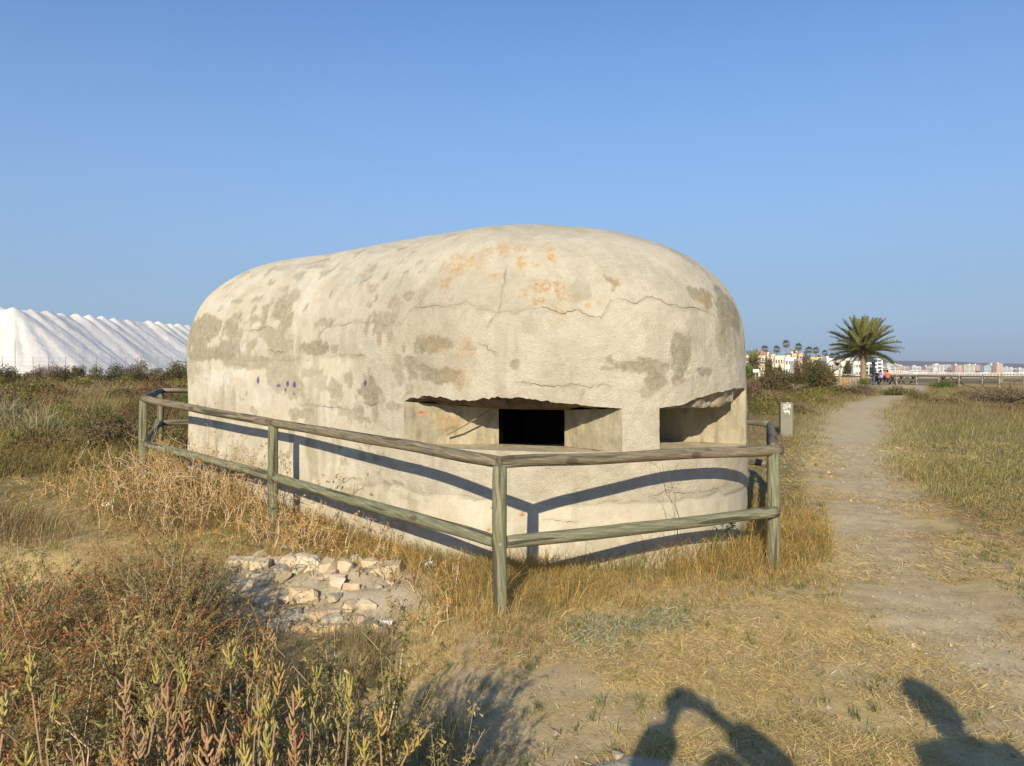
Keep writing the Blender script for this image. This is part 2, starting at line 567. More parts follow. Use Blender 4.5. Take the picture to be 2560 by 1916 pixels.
# ------------------------------------------------------------------ the ground sheet
def build_ground():
    def axis(lo_fine, hi_fine, st, lo, hi, grow):
        a = list(np.arange(lo_fine, hi_fine, st))
        s, v = st, a[-1]
        while v < hi: s *= grow; v += s; a.append(v)
        s, v = st, a[0]
        while v > lo: s *= grow; v -= s; a.insert(0, v)
        return np.array(a)
    X = axis(-5.5, 5.5, .05, -5000, 5000, 1.09)
    Y = axis(1.6, 11, .05, -60, 6200, 1.09)
    xx, yy = np.meshgrid(X, Y)
    zz = g(xx, yy)
    near = sstep(16, 10, yy) * sstep(9, 6, np.abs(xx))
    zz = zz + near * (.005 * fbm(xx * 9, yy * 9, oct=2, seed=21))
    # a trodden, crumbly soil face where the rubble bank shows
    bank = sstep(-.55, -.95, xx + .25 * vnoise(xx * 3, yy * 3, seed=171)) * sstep(-2.7, -2.2, xx) * sstep(5.1, 5.4, yy) * sstep(6.3, 6.0, yy)
    zz = zz + bank * .03 * fbm(xx * 6, yy * 6, oct=3, seed=22)
    V = np.stack([xx, yy, zz], -1).reshape(-1, 3)
    nx, ny = len(X), len(Y)
    i = np.arange(ny - 1)[:, None] * nx; j = np.arange(nx - 1)[None]
    F = np.stack([i + j, i + j + 1, i + nx + j + 1, i + nx + j], -1).reshape(-1, 4)
    x, y = V[:, 0], V[:, 1]
    pd = path_dist(x, y)
    nz = fbm(x * 1.4, y * 1.4, oct=4, seed=5)
    pm = sstep(1.25, .35, pd + .5 * nz) * sstep(75, 60, y)
    sandy = sstep(.35, .75, fbm(x * .8 + 9, y * .8, oct=3, seed=8)) * sstep(9, 6.5, y) * sstep(-.6, .2, x)
    soil = np.array([.49, .385, .22]); straw = np.array([.56, .43, .20]); pth = np.array([.55, .45, .275]); mead = np.array([.25, .20, .09])
    town = np.array([.28, .25, .18])
    m_mead = sstep(7.5, 10, np.hypot(x * .9, y)) * sstep(1.2, 2.0, pd)
    c = straw + (soil - straw) * sstep(-.2, .5, nz)[:, None]
    c = c + (mead - c) * m_mead[:, None]
    c = c + (np.array([.44, .385, .29]) - c) * (bank.ravel() * .9)[:, None]
    c = c + (pth - c) * np.maximum(pm, sandy * .8)[:, None]
    c = c + (town - c) * sstep(110, 200, y)[:, None]
    bd = bunker_dist(x, y)
    dust = sstep(-3.2, -2.2, x) * sstep(7.2, 5.9, y) * 0
    m, nt, N, L, out = new_mat('dry_soil')
    b = principled(nt, out, .95, .1)
    oc = objcoord(nt)
    a = attr(nt, 'Col')
    cc = mixc(nt, .8, a.outputs['Color'], ramp(nt, noise(nt, 5, 6, .7, oc), [(.3, (.72, .70, .66)), (.55, (1, 1, 1)), (.8, (1.16, 1.15, 1.1))]), 'MULTIPLY')
    cc = mixc(nt, .7, cc, ramp(nt, noise(nt, 55, 4, .75, oc), [(.3, (.68,) * 3), (.5, (1,) * 3), (.72, (1.2,) * 3)]), 'MULTIPLY')
    L.new(cc, b.inputs['Base Color'])
    p = bump(nt, noise(nt, 14, 5, .7, oc), .22, .02, None)
    bump(nt, noise(nt, 80, 3, .7, oc), .5, .008, b, p)
    me = np_mesh('ground', V, [F], m, col=c, smooth=True)
    o = mobj('ground', me)
    o['kind'] = 'structure'
build_ground()

def build_hill():
    n = 160
    xs = np.linspace(-1500, 4800, n)
    # height of the ridge, gently falling to the right
    px = xs / 5200 * FPX + 1280
    hz = EYE + (HOR - np.interp(px, [1100, 1500, 1900, 2200, 2560, 3200, 4200], [930, 912, 903, 901, 909.5, 914, 921])) / FPX * 5200
    hz = hz + 1.6 * fbm(xs / 160, xs * 0, oct=3, seed=31)
    rows = []
    for k, (yy, f) in enumerate([(3900, 0), (4200, .25), (4500, .5), (4850, .78), (5200, 1), (5600, .8), (6200, 0)]):
        zz = -7 + (hz + 7) * f + (0 if f in (0, 1) else 1) * 3 * fbm(xs / 220, xs * 0 + k * 5, oct=3, seed=33)
        rows.append(np.stack([xs, np.full(n, yy) + 0 * xs, zz], 1))
    V = np.concatenate(rows)
    i = np.arange(6)[:, None] * n; j = np.arange(n - 1)[None]
    F = np.stack([i + j, i + j + 1, i + n + j + 1, i + n + j], -1).reshape(-1, 4)
    m = mat_plain('scrub_hill', (.115, .088, .078), .95, .45, .012)
    o = mobj('hills', np_mesh('hills', V, [F], m, smooth=True))
    o['kind'] = 'structure'
build_hill()

# ------------------------------------------------------------------ bunker
GR = [(4.34,1.8,.209,.059,1),(4.49,1.81,.19,.038,1),(4.83,1.78,.089,.03,.7),(4.15,1.66,.08,.08,.9),(4.43,1.58,.256,.08,1),(4.71,1.52,.067,.08,.6),(6.25,1.64,.216,.08,1),(6.37,1.54,.086,.08,.9),(6.31,1.42,.058,.06,.6),(6.6,1.68,.087,.14,1),(6.85,1.6,.103,.04,1),(5.22,1.66,.034,.04,.9),(6.13,2.22,.069,.077,1),(5.8,2.16,.074,.077,.5),(4.05,2.18,.06,.038,.9),(4.25,2.18,.056,.058,.7),(6.91,2.14,.134,.077,1),(7.0,2.08,.067,.077,.9),(7.31,2.06,.35,.192,1),(7.16,1.85,.234,.137,.6),(6.79,1.93,.129,.134,.4),(4.78,1.99,.07,.077,.4),(4.32,2.26,.074,.096,.4),(5.99,1.62,.057,.02,.7),
 (.48,2.04,.668,.134,1),(.22,1.89,.409,.134,1),(.43,1.78,.629,.08,1),(.1,1.66,.297,.18,.6),(1.01,1.81,.235,.077,.9),(1.91,2.16,.235,.173,1),(2.03,2.29,.176,.115,.8),(2.13,2.04,.157,.077,1),(1.95,1.91,.294,.115,.8),(1.54,1.85,.137,.077,.8),(1.23,1.93,.098,.077,.8),(2.66,1.81,.274,.045,1),(3.03,1.8,.078,.03,.8),(1.54,1.7,.588,.08,.8),(2.09,1.62,.255,.18,.7),(1.5,2.08,.098,.038,.9),(.99,2.31,.118,.038,.8),(1.36,2.31,.059,.038,.8),(3.93,2.03,.04,.038,.6),(4.25,2.1,.038,.038,.7),(3.58,1.44,.196,.14,1),(3.28,1.52,.118,.1,.9),(3.07,1.44,.118,.1,.9),(2.44,1.16,.313,.08,.9),(2.32,1.44,.235,.12,.8),(2.83,1.48,.118,.08,.6),(3.42,1.2,.078,.08,.8),(3.67,1.18,.059,.08,.8),(2.56,1.58,.137,.06,.6),(1.09,1.28,.078,.1,.6),(1.89,2.85,.313,.05,.7),(2.11,2.74,.196,.04,.7),(2.58,2.95,.078,.03,.6),(1.36,2.81,.215,.035,.6),(1.95,2.64,.118,.038,.7),(.62,2.24,.079,.058,.6),(1.13,2.72,.137,.03,.6)]
WH = [(.8,1.52,.296,.12,1),(1.3,1.58,.215,.08,1),(1.66,1.89,.078,.077,.8),(1.28,1.83,.157,.058,.8),(2.4,2.27,.098,.269,.6),(.56,2.26,.259,.077,.5),(1.68,1.32,.235,.1,.6),(3.01,1.22,.196,.04,.6)]
LI = [(4.67,2.47,.18,.096,.75),(5.33,2.62,.083,.058,.8),(5.62,2.49,.031,.096,1),(5.31,2.43,.051,.058,.9),(5.07,2.31,.071,.02,.8),(4.98,2.6,.055,.058,.7),(5.14,2.62,.069,.115,.6),(5.46,2.39,.033,.02,.8),(5.63,1.97,.031,.038,.9),(5.6,1.93,.02,.02,.8),(5.95,2.06,.029,.02,.7),(5.85,2.04,.03,.02,.7),(4.9,2.47,.073,.134,.5),(5.62,2.62,.111,.077,.4)]
BR = [(5.46,2.2,.099,.077,1),(5.63,2.18,.063,.096,1),(5.43,2.08,.065,.038,.9),(5.31,2.14,.051,.077,.6),(4.51,2.24,.083,.058,.8),(4.61,2.35,.098,.058,.5),(5.73,2.1,.061,.038,.5),(5.59,2.03,.048,.038,.5),(4.78,1.78,.09,.08,.7),(4.49,1.8,.118,.039,.5),(4.71,1.56,.116,.1,.6),(6.13,2.22,.055,.058,.6),(6.99,2.1,.105,.058,.6)]
PUR = [(1.64,1.5,.022,.035),(2.21,1.46,.03,.032),(2.34,1.46,.024,.03),(2.05,1.44,.034,.014),(3.52,1.48,.02,.02),(2.17,1.4,.02,.013),(2.34,1.36,.015,.012)]
BLU = [(2.15,2.51,.098,.038),(3.64,1.78,.039,.04),(3.13,2.43,.059,.038)]
RED = [(5.28,.42,.016,.010),(5.03,.46,.012,.010),(4.99,.28,.022,.014)]
CR = [[(4.11,2.06),(4.41,2.08),(4.61,2.06),(4.78,2.08),(4.88,2.04),(4.96,2.03),(5.07,1.99),(5.14,1.99),(5.22,1.99),(5.31,2.03),(5.49,2.01),(5.62,1.99),(5.69,2.01),(5.77,1.99),(5.86,1.95),(5.95,1.95),(6.03,2.06),(6.13,2.08),(6.24,2.06),(6.37,2.1),(6.54,2.06),(6.6,2.03),(6.7,2.03),(6.95,2.01),(7.04,1.97)],
 [(5.16,2.39),(5.14,2.24),(5.1,2.12),(5.09,1.99),(5.01,1.93),(4.98,1.89)],
 [(5.21,1.5),(5.33,1.5),(5.44,1.495),(5.57,1.48),(5.69,1.5),(5.86,1.48),(5.93,1.5),(6.02,1.46)],
 [(5.8,1.46),(5.77,1.4),(5.76,1.34)],[(4.05,1.34),(4.15,1.4),(4.19,1.46)],[(4.92,1.81),(4.99,1.78),(5.07,1.74)],
 [(2.75,1.89),(2.93,1.97),(3.11,1.97),(3.26,1.99),(3.44,1.97),(3.64,1.97),(3.77,1.95),(4.03,1.95),(4.11,2.06),(4.27,2.06),(4.49,2.08)],
 [(2.42,1.24),(2.7,1.26),(2.99,1.24),(3.17,1.24),(3.32,1.22),(3.44,1.3),(3.62,1.28),(3.75,1.32)],
 [(1.32,1.97),(1.66,1.97),(1.79,1.99),(1.95,1.97)],[(1.15,1.68),(1.44,1.66)],[(1.81,1.8),(2.21,1.78)],[(3.01,1.76),(3.52,1.74)],
 [(6.3,.6),(6.34,.6),(6.5,.62),(6.67,.6),(6.87,.6),(7.04,.62),(7.18,.64)],[(5.46,.38),(5.6,.38),(5.76,.38)],[(4.71,.52),(4.87,.52),(4.99,.54)],[(3.99,.46),(4.27,.44)]]
E1L, E1R, E2L, E2R = 4.07, 6.102, 6.413, 7.597
SILL, LINT = .94, 1.30
LINT1 = [(4.07,1.337),(4.15,1.377),(4.228,1.377),(4.36,1.417),(4.55,1.40),(4.69,1.377),(4.866,1.377),(4.921,1.397),(5.067,1.412),(5.241,1.417),(5.376,1.397),(5.49,1.377),(5.554,1.36),(5.755,1.337),(5.875,1.317),(6.102,1.297)]
LINT2 = [(6.413,1.297),(6.558,1.32),(6.63,1.332),(6.704,1.37),(6.822,1.397),(6.962,1.437),(7.093,1.457),(7.286,1.477),(7.5,1.477),(7.597,1.47)]

def build_bunker():
    root = empty('bunker', (float(BC[0] + 1.6 * BA[0]), float(BC[1] + 1.6 * BA[1]), 0), 'cream rendered concrete bunker with rounded roof inside the wooden rail fence', 'bunker')
    inv = -Vector(root.location)
    st = .0155
    s = np.unique(np.round(np.concatenate([np.arange(-1.4, 8.6, st), np.arange(8.6, OUT_L - 1.4, .12), [E1L, E1R, E2L, E2R]]), 4))
    keep = np.ones(len(s), bool)
    for e in (E1L, E1R, E2L, E2R):
        near = np.abs(s - e); keep &= ~((near < st * .4) & (near > 1e-6))
    s = s[keep]
    Q = out_at(s)
    ax = np.stack([np.clip(Q[:, 0], U0, U1), np.zeros(len(Q))], 1)
    zr = np.unique(np.round(np.concatenate([np.arange(-.5, ZW - .01, st), [SILL, LINT]]), 4))
    kz = np.ones(len(zr), bool)
    for e in (SILL, LINT):
        nr = np.abs(zr - e); kz &= ~((nr < st * .4) & (nr > 1e-6))
    zr = zr[kz]
    nw = len(zr)
    ph = np.linspace(0, 1, 106)
    nr_, ns = nw + len(ph), len(s)
    # ragged lintel edge
    zl = np.full(ns, LINT)
    m1 = (s >= E1L - 1e-4) & (s <= E1R + 1e-4); m2 = (s >= E2L - 1e-4) & (s <= E2R + 1e-4)
    jag = .007 * vnoise(s * 14, s * 0, seed=41) + .007 * vnoise(s * 40, s * 0, seed=42)
    for mm, LL in ((m1, LINT1), (m2, LINT2)):
        a = np.array(LL)
        a[:, 1] = 1.30 + (a[:, 1] - 1.30) * (.72 if mm is m1 else .82)
        zl[mm] = np.maximum(LINT - .005, np.interp(s[mm], a[:, 0], a[:, 1]) + jag[mm] * np.clip((np.interp(s[mm], a[:, 0], a[:, 1]) - 1.30) * 20, .15, 1))
    # the raised edge runs on a little past the right jamb, then comes back down
    past = (s > E2R) & (s < E2R + .4)
    zl[past] = LINT + (1.44 - LINT) * sstep(E2R + .35, E2R, s[past])
    S = np.broadcast_to(s, (nr_, ns)).copy()
    T = np.zeros((nr_, ns)); Z = np.zeros((nr_, ns)); R = np.ones((nr_, ns))
    for k, z in enumerate(zr):
        zz = np.full(ns, z)
        if z >= LINT - 1e-6:
            zz = zl + (z - LINT) * (ZW - zl) / (ZW - LINT)
        Z[k] = zz; T[k] = zz
    R[nw:] = (np.cos(ph * np.pi / 2) ** (2 / PP))[:, None]
    Z[nw:] = (ZW + (ZT - ZW) * np.sin(ph * np.pi / 2) ** (2 / PP))[:, None]
    T[nw:] = (ZW + 1.9 * ph)[:, None]
    q = ax[None] + (Q - ax)[None] * R[..., None]
    W = np.concatenate([BC + q[..., :1] * BA + q[..., 1:] * BN, Z[..., None]], -1)
    du = np.gradient(W, axis=1); dv = np.gradient(W, axis=0)
    n = np.cross(du, dv); n /= np.linalg.norm(n, axis=-1, keepdims=True) + 1e-9
    cen = np.array([*(BC + 1.9 * BA), 1.0])
    n *= np.sign(((W - cen) * n).sum(-1))[..., None]
    n[-3:] = (0, 0, 1)
    # wear masks in (length along wall, height) space
    wob = .42 * fbm(S * 6, T * 6, oct=4, seed=51, gain=.6)
    wob2 = .45 * fbm(S * 14, T * 14, oct=4, seed=55, gain=.65)
    def blobs(lst, wb, soft=.12):
        m = np.zeros_like(S)
        for b in lst:
            s0, t0, rs, rt = b[:4]; k = b[4] if len(b) > 4 else 1
            sel = (np.abs(S - s0) < rs * 1.9) & (np.abs(T - t0) < rt * 1.9)
            if not sel.any(): continue
            r = np.hypot((S[sel] - s0) / rs, (T[sel] - t0) / rt) + wb[sel]
            m[sel] = np.maximum(m[sel], k * sstep(1 + soft, 1 - soft, r))
        return m
    grime = blobs(GR, wob + .5 * wob2 + .05, .14)
    white = blobs(WH, wob2, .3)
    brown = blobs(BR, wob2, .4)
    lich = blobs(LI, wob2, .4)
    crack = np.zeros_like(S)
    for ln in CR:
        a = np.array(ln)
        ss = np.arange(a[:, 0].min() - .03, a[:, 0].max() + .03, .01)
        for (s0, t0), (s1, t1) in zip(a[:-1], a[1:]):
            sel = (S > min(s0, s1) - .05) & (S < max(s0, s1) + .05) & (T > min(t0, t1) - .06) & (T < max(t0, t1) + .06)
            if not sel.any(): continue
            X, Y = S[sel] + .014 * vnoise(S[sel] * 22, T[sel] * 22, seed=61), T[sel] + .02 * vnoise(S[sel] * 17, T[sel] * 17, seed=62)
            dx, dy = s1 - s0, t1 - t0
            t = np.clip(((X - s0) * dx + (Y - t0) * dy) / (dx * dx + dy * dy + 1e-9), 0, 1)
            d = np.hypot(X - s0 - t * dx, Y - t0 - t * dy)
            crack[sel] = np.maximum(crack[sel], .22 * sstep(.022, .004, d))
    # faint general blotches: the left flank carries more grey, run-down streaks
    streak = sstep(.15, .75, fbm(S * 5, T * 1.1, oct=4, seed=71)) * sstep(4.2, 2.6, S) * sstep(2.2, 1.7, T)
    grime = np.maximum(grime, .72 * streak)
    spots = sstep(.5, .72, fbm(S * 7 + 30, T * 7, oct=4, seed=72))
    grime = np.maximum(grime,   .75 * spots * sstep(5.2, 3.6, S))
    top_streak = sstep(.35, .7, fbm(S * 2.2 + T * 3, T * 9 + S * 2, oct=3, seed=73)) * sstep(2.2, 2.6, T) * sstep(4, 3, S)
    grime = np.maximum(grime, .4 * top_streak)
    drip = sstep(.25, .8, fbm(S * 9, T * .9 + 3, oct=4, seed=79)) * sstep(3.2, 4.5, S) * sstep(2.3, 1.6, T)
    grime = np.maximum(grime, .34 * drip)
    blotch = sstep(.05, .75, fbm(S * 1.8 + 11, T * 1.8, oct=5, seed=80, gain=.6))
    grime = np.maximum(grime, .30 * blotch)
    low = sstep(.75, .2, T) * sstep(-.1, .6, fbm(S * 4, T * 2, oct=4, seed=74)) * .6
    grime = np.maximum(grime, low)
    endg = sstep(6.6, 7.6, S) * sstep(.0, .7, fbm(S * 4, T * 1.5, oct=4, seed=75)) * .6
    grime = np.maximum(grime, endg)
    # plaster worn smooth low down and on the left flank
    edge_z = .56 + .05 * vnoise(S * 2.3, S * 0, seed=76) + .02 * vnoise(S * 9, S * 0, seed=77)
    smooth_low = sstep(edge_z + .015, edge_z - .015, T)
    smooth_left = sstep(3.6, 3.1, S) * sstep(1.74 + .03 * vnoise(S * 5, S * 0, seed=78), 1.70, T)
    coarse = np.clip(1 - .75 * np.maximum(smooth_low, smooth_left), .2, 1) * (.55 + .45 * sstep(2.9, 3.6, S + .6 * (T > 1.74)))
    coarse *= 1 - .35 * sstep(2.1, 2.7, T)
    disp = .014 * fbm(W[..., 0] * 1.6, W[..., 1] * 1.6, W[..., 2] * 1.6, oct=3, seed=81)
    disp += .0035 * coarse * fbm(W[..., 0] * 24, W[..., 1] * 24, W[..., 2] * 24, oct=2, seed=82)
    disp -= .004 * grime + .004 * smooth_low * sstep(5.9, 6.4, S) + .002 * smooth_low
    disp[-2:] = disp[-2:].mean()
    W = W + n * disp[..., None]
    # hole columns stay put at their rim
    paint = np.zeros((nr_, ns, 4))
    for lst, c in ((PUR, (.09, .05, .24)), (RED, (.55, .10, .03)), (BLU, (.42, .52, .56))):
        mm = blobs(lst, wob2 * .6, .25)
        k = mm > paint[..., 3]
        paint[k, :3] = c; paint[..., 3] = np.where(k, mm * (.55 if lst is BLU else .9), paint[..., 3])
    idx = np.arange(nr_ * ns).reshape(nr_, ns)
    a = idx[:-1]; b_ = idx[1:]
    F = np.stack([a, np.roll(a, -1, 1), np.roll(b_, -1, 1), b_], -1)
    hole = np.zeros((nr_ - 1, ns), bool)
    rk = np.where((zr > SILL - 1e-5) & (zr < LINT - 1e-5))[0]
    for L_, R_ in ((E1L, E1R), (E2L, E2R)):
        ck = np.where((s > L_ - 1e-4) & (s < R_ - 1e-4))[0]
        hole[np.ix_(rk, ck)] = True
    F = F[~hole]
    P = W.reshape(-1, 3) + np.array(inv)
    wear = np.stack([grime, lich, crack], -1).reshape(-1, 3)
    mark = np.stack([brown, white, coarse], -1).reshape(-1, 3)
    me = np_mesh('shell', P, [F], M['bunker'], extra={'wear': wear, 'mark': mark, 'paint': paint.reshape(-1, 4)}, smooth=True)
    mobj('shell', me, root)
    # ---- cracks in the render: thin dark seams that follow the displaced surface
    def on_wall(s0, t0):
        j = min(max(int(np.searchsorted(s, s0)) - 1, 0), ns - 2); fj = (s0 - s[j]) / (s[j + 1] - s[j])
        k = min(max(int(np.searchsorted(T[:, j], t0)) - 1, 0), nr_ - 2); fk = np.clip((t0 - T[k, j]) / max(T[k + 1, j] - T[k, j], 1e-6), 0, 1)
        p = (W[k, j] * (1 - fj) + W[k, j + 1] * fj) * (1 - fk) + (W[k + 1, j] * (1 - fj) + W[k + 1, j + 1] * fj) * fk
        return p, n[k, j]
    mcr = mat_plain('crack_shadow', (.17, .135, .09), .95, .5, 30)
    for ci, ln in enumerate(CR):
        a = np.array(ln); L_ = np.r_[0, np.cumsum(np.hypot(*np.diff(a, axis=0).T))]
        u = np.arange(0, L_[-1], .009)
        ss_ = np.interp(u, L_, a[:, 0]); tt_ = np.interp(u, L_, a[:, 1])
        ss_ = ss_ + .010 * vnoise(u * 20, u * 0 + ci, seed=64) + .004 * vnoise(u * 70, u * 0 + ci, seed=65)
        tt_ = tt_ + .016 * vnoise(u * 13, u * 0 + ci, seed=66) + .007 * vnoise(u * 48, u * 0 + ci, seed=67)
        PN = [on_wall(a_, b_) for a_, b_ in zip(ss_, tt_)]
        Pc = np.array([q[0] for q in PN]); Nn = np.array([q[1] for q in PN])
        Tg = np.gradient(Pc, axis=0); Sd = np.cross(Tg, Nn); Sd /= np.linalg.norm(Sd, axis=1, keepdims=True) + 1e-9
        wd_ = np.clip(.0014 + .0024 * vnoise(u * 4, u * 0 + ci, seed=68) + .0014 * vnoise(u * 25, u * 0 + ci, seed=69), .0005, .0048) * np.minimum(1, np.minimum(u, L_[-1] - u) * 12 + .1)
        Vc = np.concatenate([Pc + Sd * wd_[:, None] + Nn * .002, Pc - Sd * wd_[:, None] + Nn * .002]) + np.array(inv)
        kk = np.arange(len(u) - 1)
        mobj('crack', np_mesh('crack', Vc, [np.stack([kk, kk + 1, kk + 1 + len(u), kk + len(u)], 1)], mcr), root)
    # ---- embrasures
    irow = {z: int(np.argmin(np.abs(zr - z))) for z in (SILL, LINT)}
    def embrasure(L_, R_, ic, tdir, hw, depth, zbot, ztop, wdrop, seed, rough):
        cl, cr = int(np.argmin(np.abs(s - L_))), int(np.argmin(np.abs(s - R_)))
        rs, rl = irow[SILL], irow[LINT]
        ic = np.array(ic); tdir = np.array(tdir) / np.linalg.norm(tdir)     # tdir: along the inner window, left -> right
        il, ir = ic - hw * tdir, ic + hw * tdir
        em = bpy.data.objects.new('embrasure', None); em.empty_display_size = .2; link(em, root)
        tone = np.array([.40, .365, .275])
        # jambs
        for side, col_, inner in ((0, cl, il), (1, cr, ir)):
            outer = W[rs:rl + 1, col_]
            k = 24
            w = np.linspace(0, 1, k)[None, :, None]
            inn = np.stack([np.full(len(outer), inner[0]), np.full(len(outer), inner[1]), zbot + (ztop - zbot) * np.linspace(0, 1, len(outer))], -1)
            G = outer[:, None] * (1 - w) + inn[:, None] * w
            nrm = np.array([-(inner - outer[0, :2])[1], (inner - outer[0, :2])[0], 0]); nrm /= np.linalg.norm(nrm)
            f = .010 * fbm(G[..., 0] * 7, G[..., 1] * 7, G[..., 2] * 7, oct=3, seed=seed + side)
            f *= np.minimum(1, np.minimum(w[..., 0], 1 - w[..., 0]) * 8)
            G = G + nrm * f[..., None]
            colr = np.tile(tone, (G.shape[0], G.shape[1], 1)) * (1 + .18 * fbm(G[..., 0] * 5, G[..., 1] * 5, G[..., 2] * 5, oct=3, seed=seed + 9)[..., None])
            if seed == 90 and side == 0:      # the broken patch and the dab of red paint on the left jamb
                A_, Bz = np.broadcast_to(w[..., 0], G.shape[:2]), G[..., 2]
                pt = sstep(1.15, .85, np.hypot((A_ - .43) / .13, (Bz - 1.15) / .085) + .3 * fbm(A_ * 14, Bz * 20, oct=2, seed=6))
                colr = colr + (np.array([.40, .29, .18]) - colr) * (.75 * pt)[..., None]
                G = G - nrm * (.018 * pt)[..., None]
                rd = sstep(1.2, .7, np.hypot((A_ - .19) / .028, (Bz - 1.225) / .014))
                colr = colr + (np.array([.65, .02, .02]) - colr) * rd[..., None]
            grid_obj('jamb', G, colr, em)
        # sill
        k = 26
        cols = np.arange(cl, cr + 1)
        w = np.linspace(0, 1, k)[:, None, None]
        u = ((s[cols] - s[cl]) / (s[cr] - s[cl]))[:, None]
        inb = np.concatenate([il + (ir - il) * u, np.full((len(cols), 1), zbot)], 1)
        G = W[rs, cols][None] * (1 - w) + inb[None] * w
        G[..., 2] += .006 * fbm(G[..., 0] * 6, G[..., 1] * 6, oct=3, seed=seed + 3) * np.minimum(1, np.minimum(w[..., 0], 1 - w[..., 0]) * 8)
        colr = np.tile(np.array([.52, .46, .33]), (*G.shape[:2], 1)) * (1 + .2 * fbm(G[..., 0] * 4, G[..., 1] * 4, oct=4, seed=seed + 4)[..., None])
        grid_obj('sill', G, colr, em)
        # broken lintel and ceiling
        k = 30
        w = np.linspace(0, 1, k)[:, None]
        outer = W[rl, cols]
        inn = np.concatenate([il + (ir - il) * u, np.full((len(cols), 1), ztop)], 1)
        G = outer[None] * (1 - w[..., None]) + inn[None] * w[..., None]
        flat = LINT - .012
        wd = wdrop + rough * .05 * fbm(s[cols] * 6, s[cols] * 0, oct=3, seed=seed + 5)[None]
        prof = sstep(0, 1, (w - wd) / .16)
        zt = outer[None, :, 2] * (1 - prof) + flat * prof
        zt = np.where(w > .6, zt + (ztop - zt) * sstep(.6, 1, w), zt)
        rnz = fbm(G[..., 0] * 9, G[..., 1] * 9, zt * 14, oct=3, seed=seed + 6)
        lay = fbm(s[cols][None] * 3 + 0 * w, zt * 40, oct=2, seed=seed + 7)
        env = np.minimum(1, np.minimum(w, 1 - w) * 10)
        G[..., 2] = zt + env * (rough * .022 * rnz)
        inw = (ic - outer[:, :2].mean(0)); inw = inw / np.linalg.norm(inw)
        off = env * rough * (.045 * rnz + .03 * lay) * (1 - sstep(.55, .8, w))
        G[..., :2] += off[..., None] * inw
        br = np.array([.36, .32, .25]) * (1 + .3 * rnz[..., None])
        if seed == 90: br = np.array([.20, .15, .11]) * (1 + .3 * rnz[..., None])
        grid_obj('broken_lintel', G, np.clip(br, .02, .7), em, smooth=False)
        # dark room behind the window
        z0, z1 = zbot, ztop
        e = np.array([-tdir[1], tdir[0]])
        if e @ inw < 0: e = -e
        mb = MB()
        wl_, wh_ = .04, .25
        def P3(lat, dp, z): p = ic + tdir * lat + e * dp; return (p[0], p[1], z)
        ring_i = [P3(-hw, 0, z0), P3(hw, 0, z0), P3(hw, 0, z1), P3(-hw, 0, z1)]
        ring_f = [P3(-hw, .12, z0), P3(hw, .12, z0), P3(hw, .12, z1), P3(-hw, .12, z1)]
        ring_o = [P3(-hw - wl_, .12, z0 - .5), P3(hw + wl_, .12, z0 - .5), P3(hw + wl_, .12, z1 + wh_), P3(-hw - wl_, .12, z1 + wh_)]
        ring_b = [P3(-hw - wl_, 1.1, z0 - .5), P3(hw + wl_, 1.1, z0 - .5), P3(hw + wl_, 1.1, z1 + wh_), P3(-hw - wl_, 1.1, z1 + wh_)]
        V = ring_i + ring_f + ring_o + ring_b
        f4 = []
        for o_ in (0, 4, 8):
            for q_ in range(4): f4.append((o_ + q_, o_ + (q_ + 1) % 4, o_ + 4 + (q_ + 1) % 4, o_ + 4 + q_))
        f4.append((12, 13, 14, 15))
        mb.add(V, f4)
        o = mb.build('chamber', M['room_shade'], em); o.location = inv
    def grid_obj(name, G, colr, parent, smooth=True):
        a_, b2 = G.shape[:2]
        ii = np.arange(a_ - 1)[:, None] * b2; jj = np.arange(b2 - 1)[None]
        F_ = np.stack([ii + jj, ii + jj + 1, ii + b2 + jj + 1, ii + b2 + jj], -1).reshape(-1, 4)
        return mobj(name, np_mesh(name, G.reshape(-1, 3) + np.array(inv), [F_], M['embrasure'], col=np.clip(colr, .01, .8).reshape(-1, 3), smooth=smooth), parent)
    embrasure(E1L, E1R, (.175, 6.95), (.94, -.33), .316, .6, .922, 1.249, .30, 90, .55)
    embrasure(E2L, E2R, (1.19, 7.07), tuple(BN), .30, .8, .935, 1.25, .02, 120, .6)
build_bunker()

mb = MB()
P = np.array([at(1117, 1088, 6.85), at(1150, 1071, 6.82), at(1190, 1047, 6.84), at(1223, 1026, 6.9)])
mb.tube(P, [.009, .008, .007, .005], 6)
tag(mb.build('dry_stick', mat_plain('bare_stick', (.24, .16, .09), .9, .3, 20)), 'thin bare stick leaning across the left loophole under the broken lintel', 'stick')

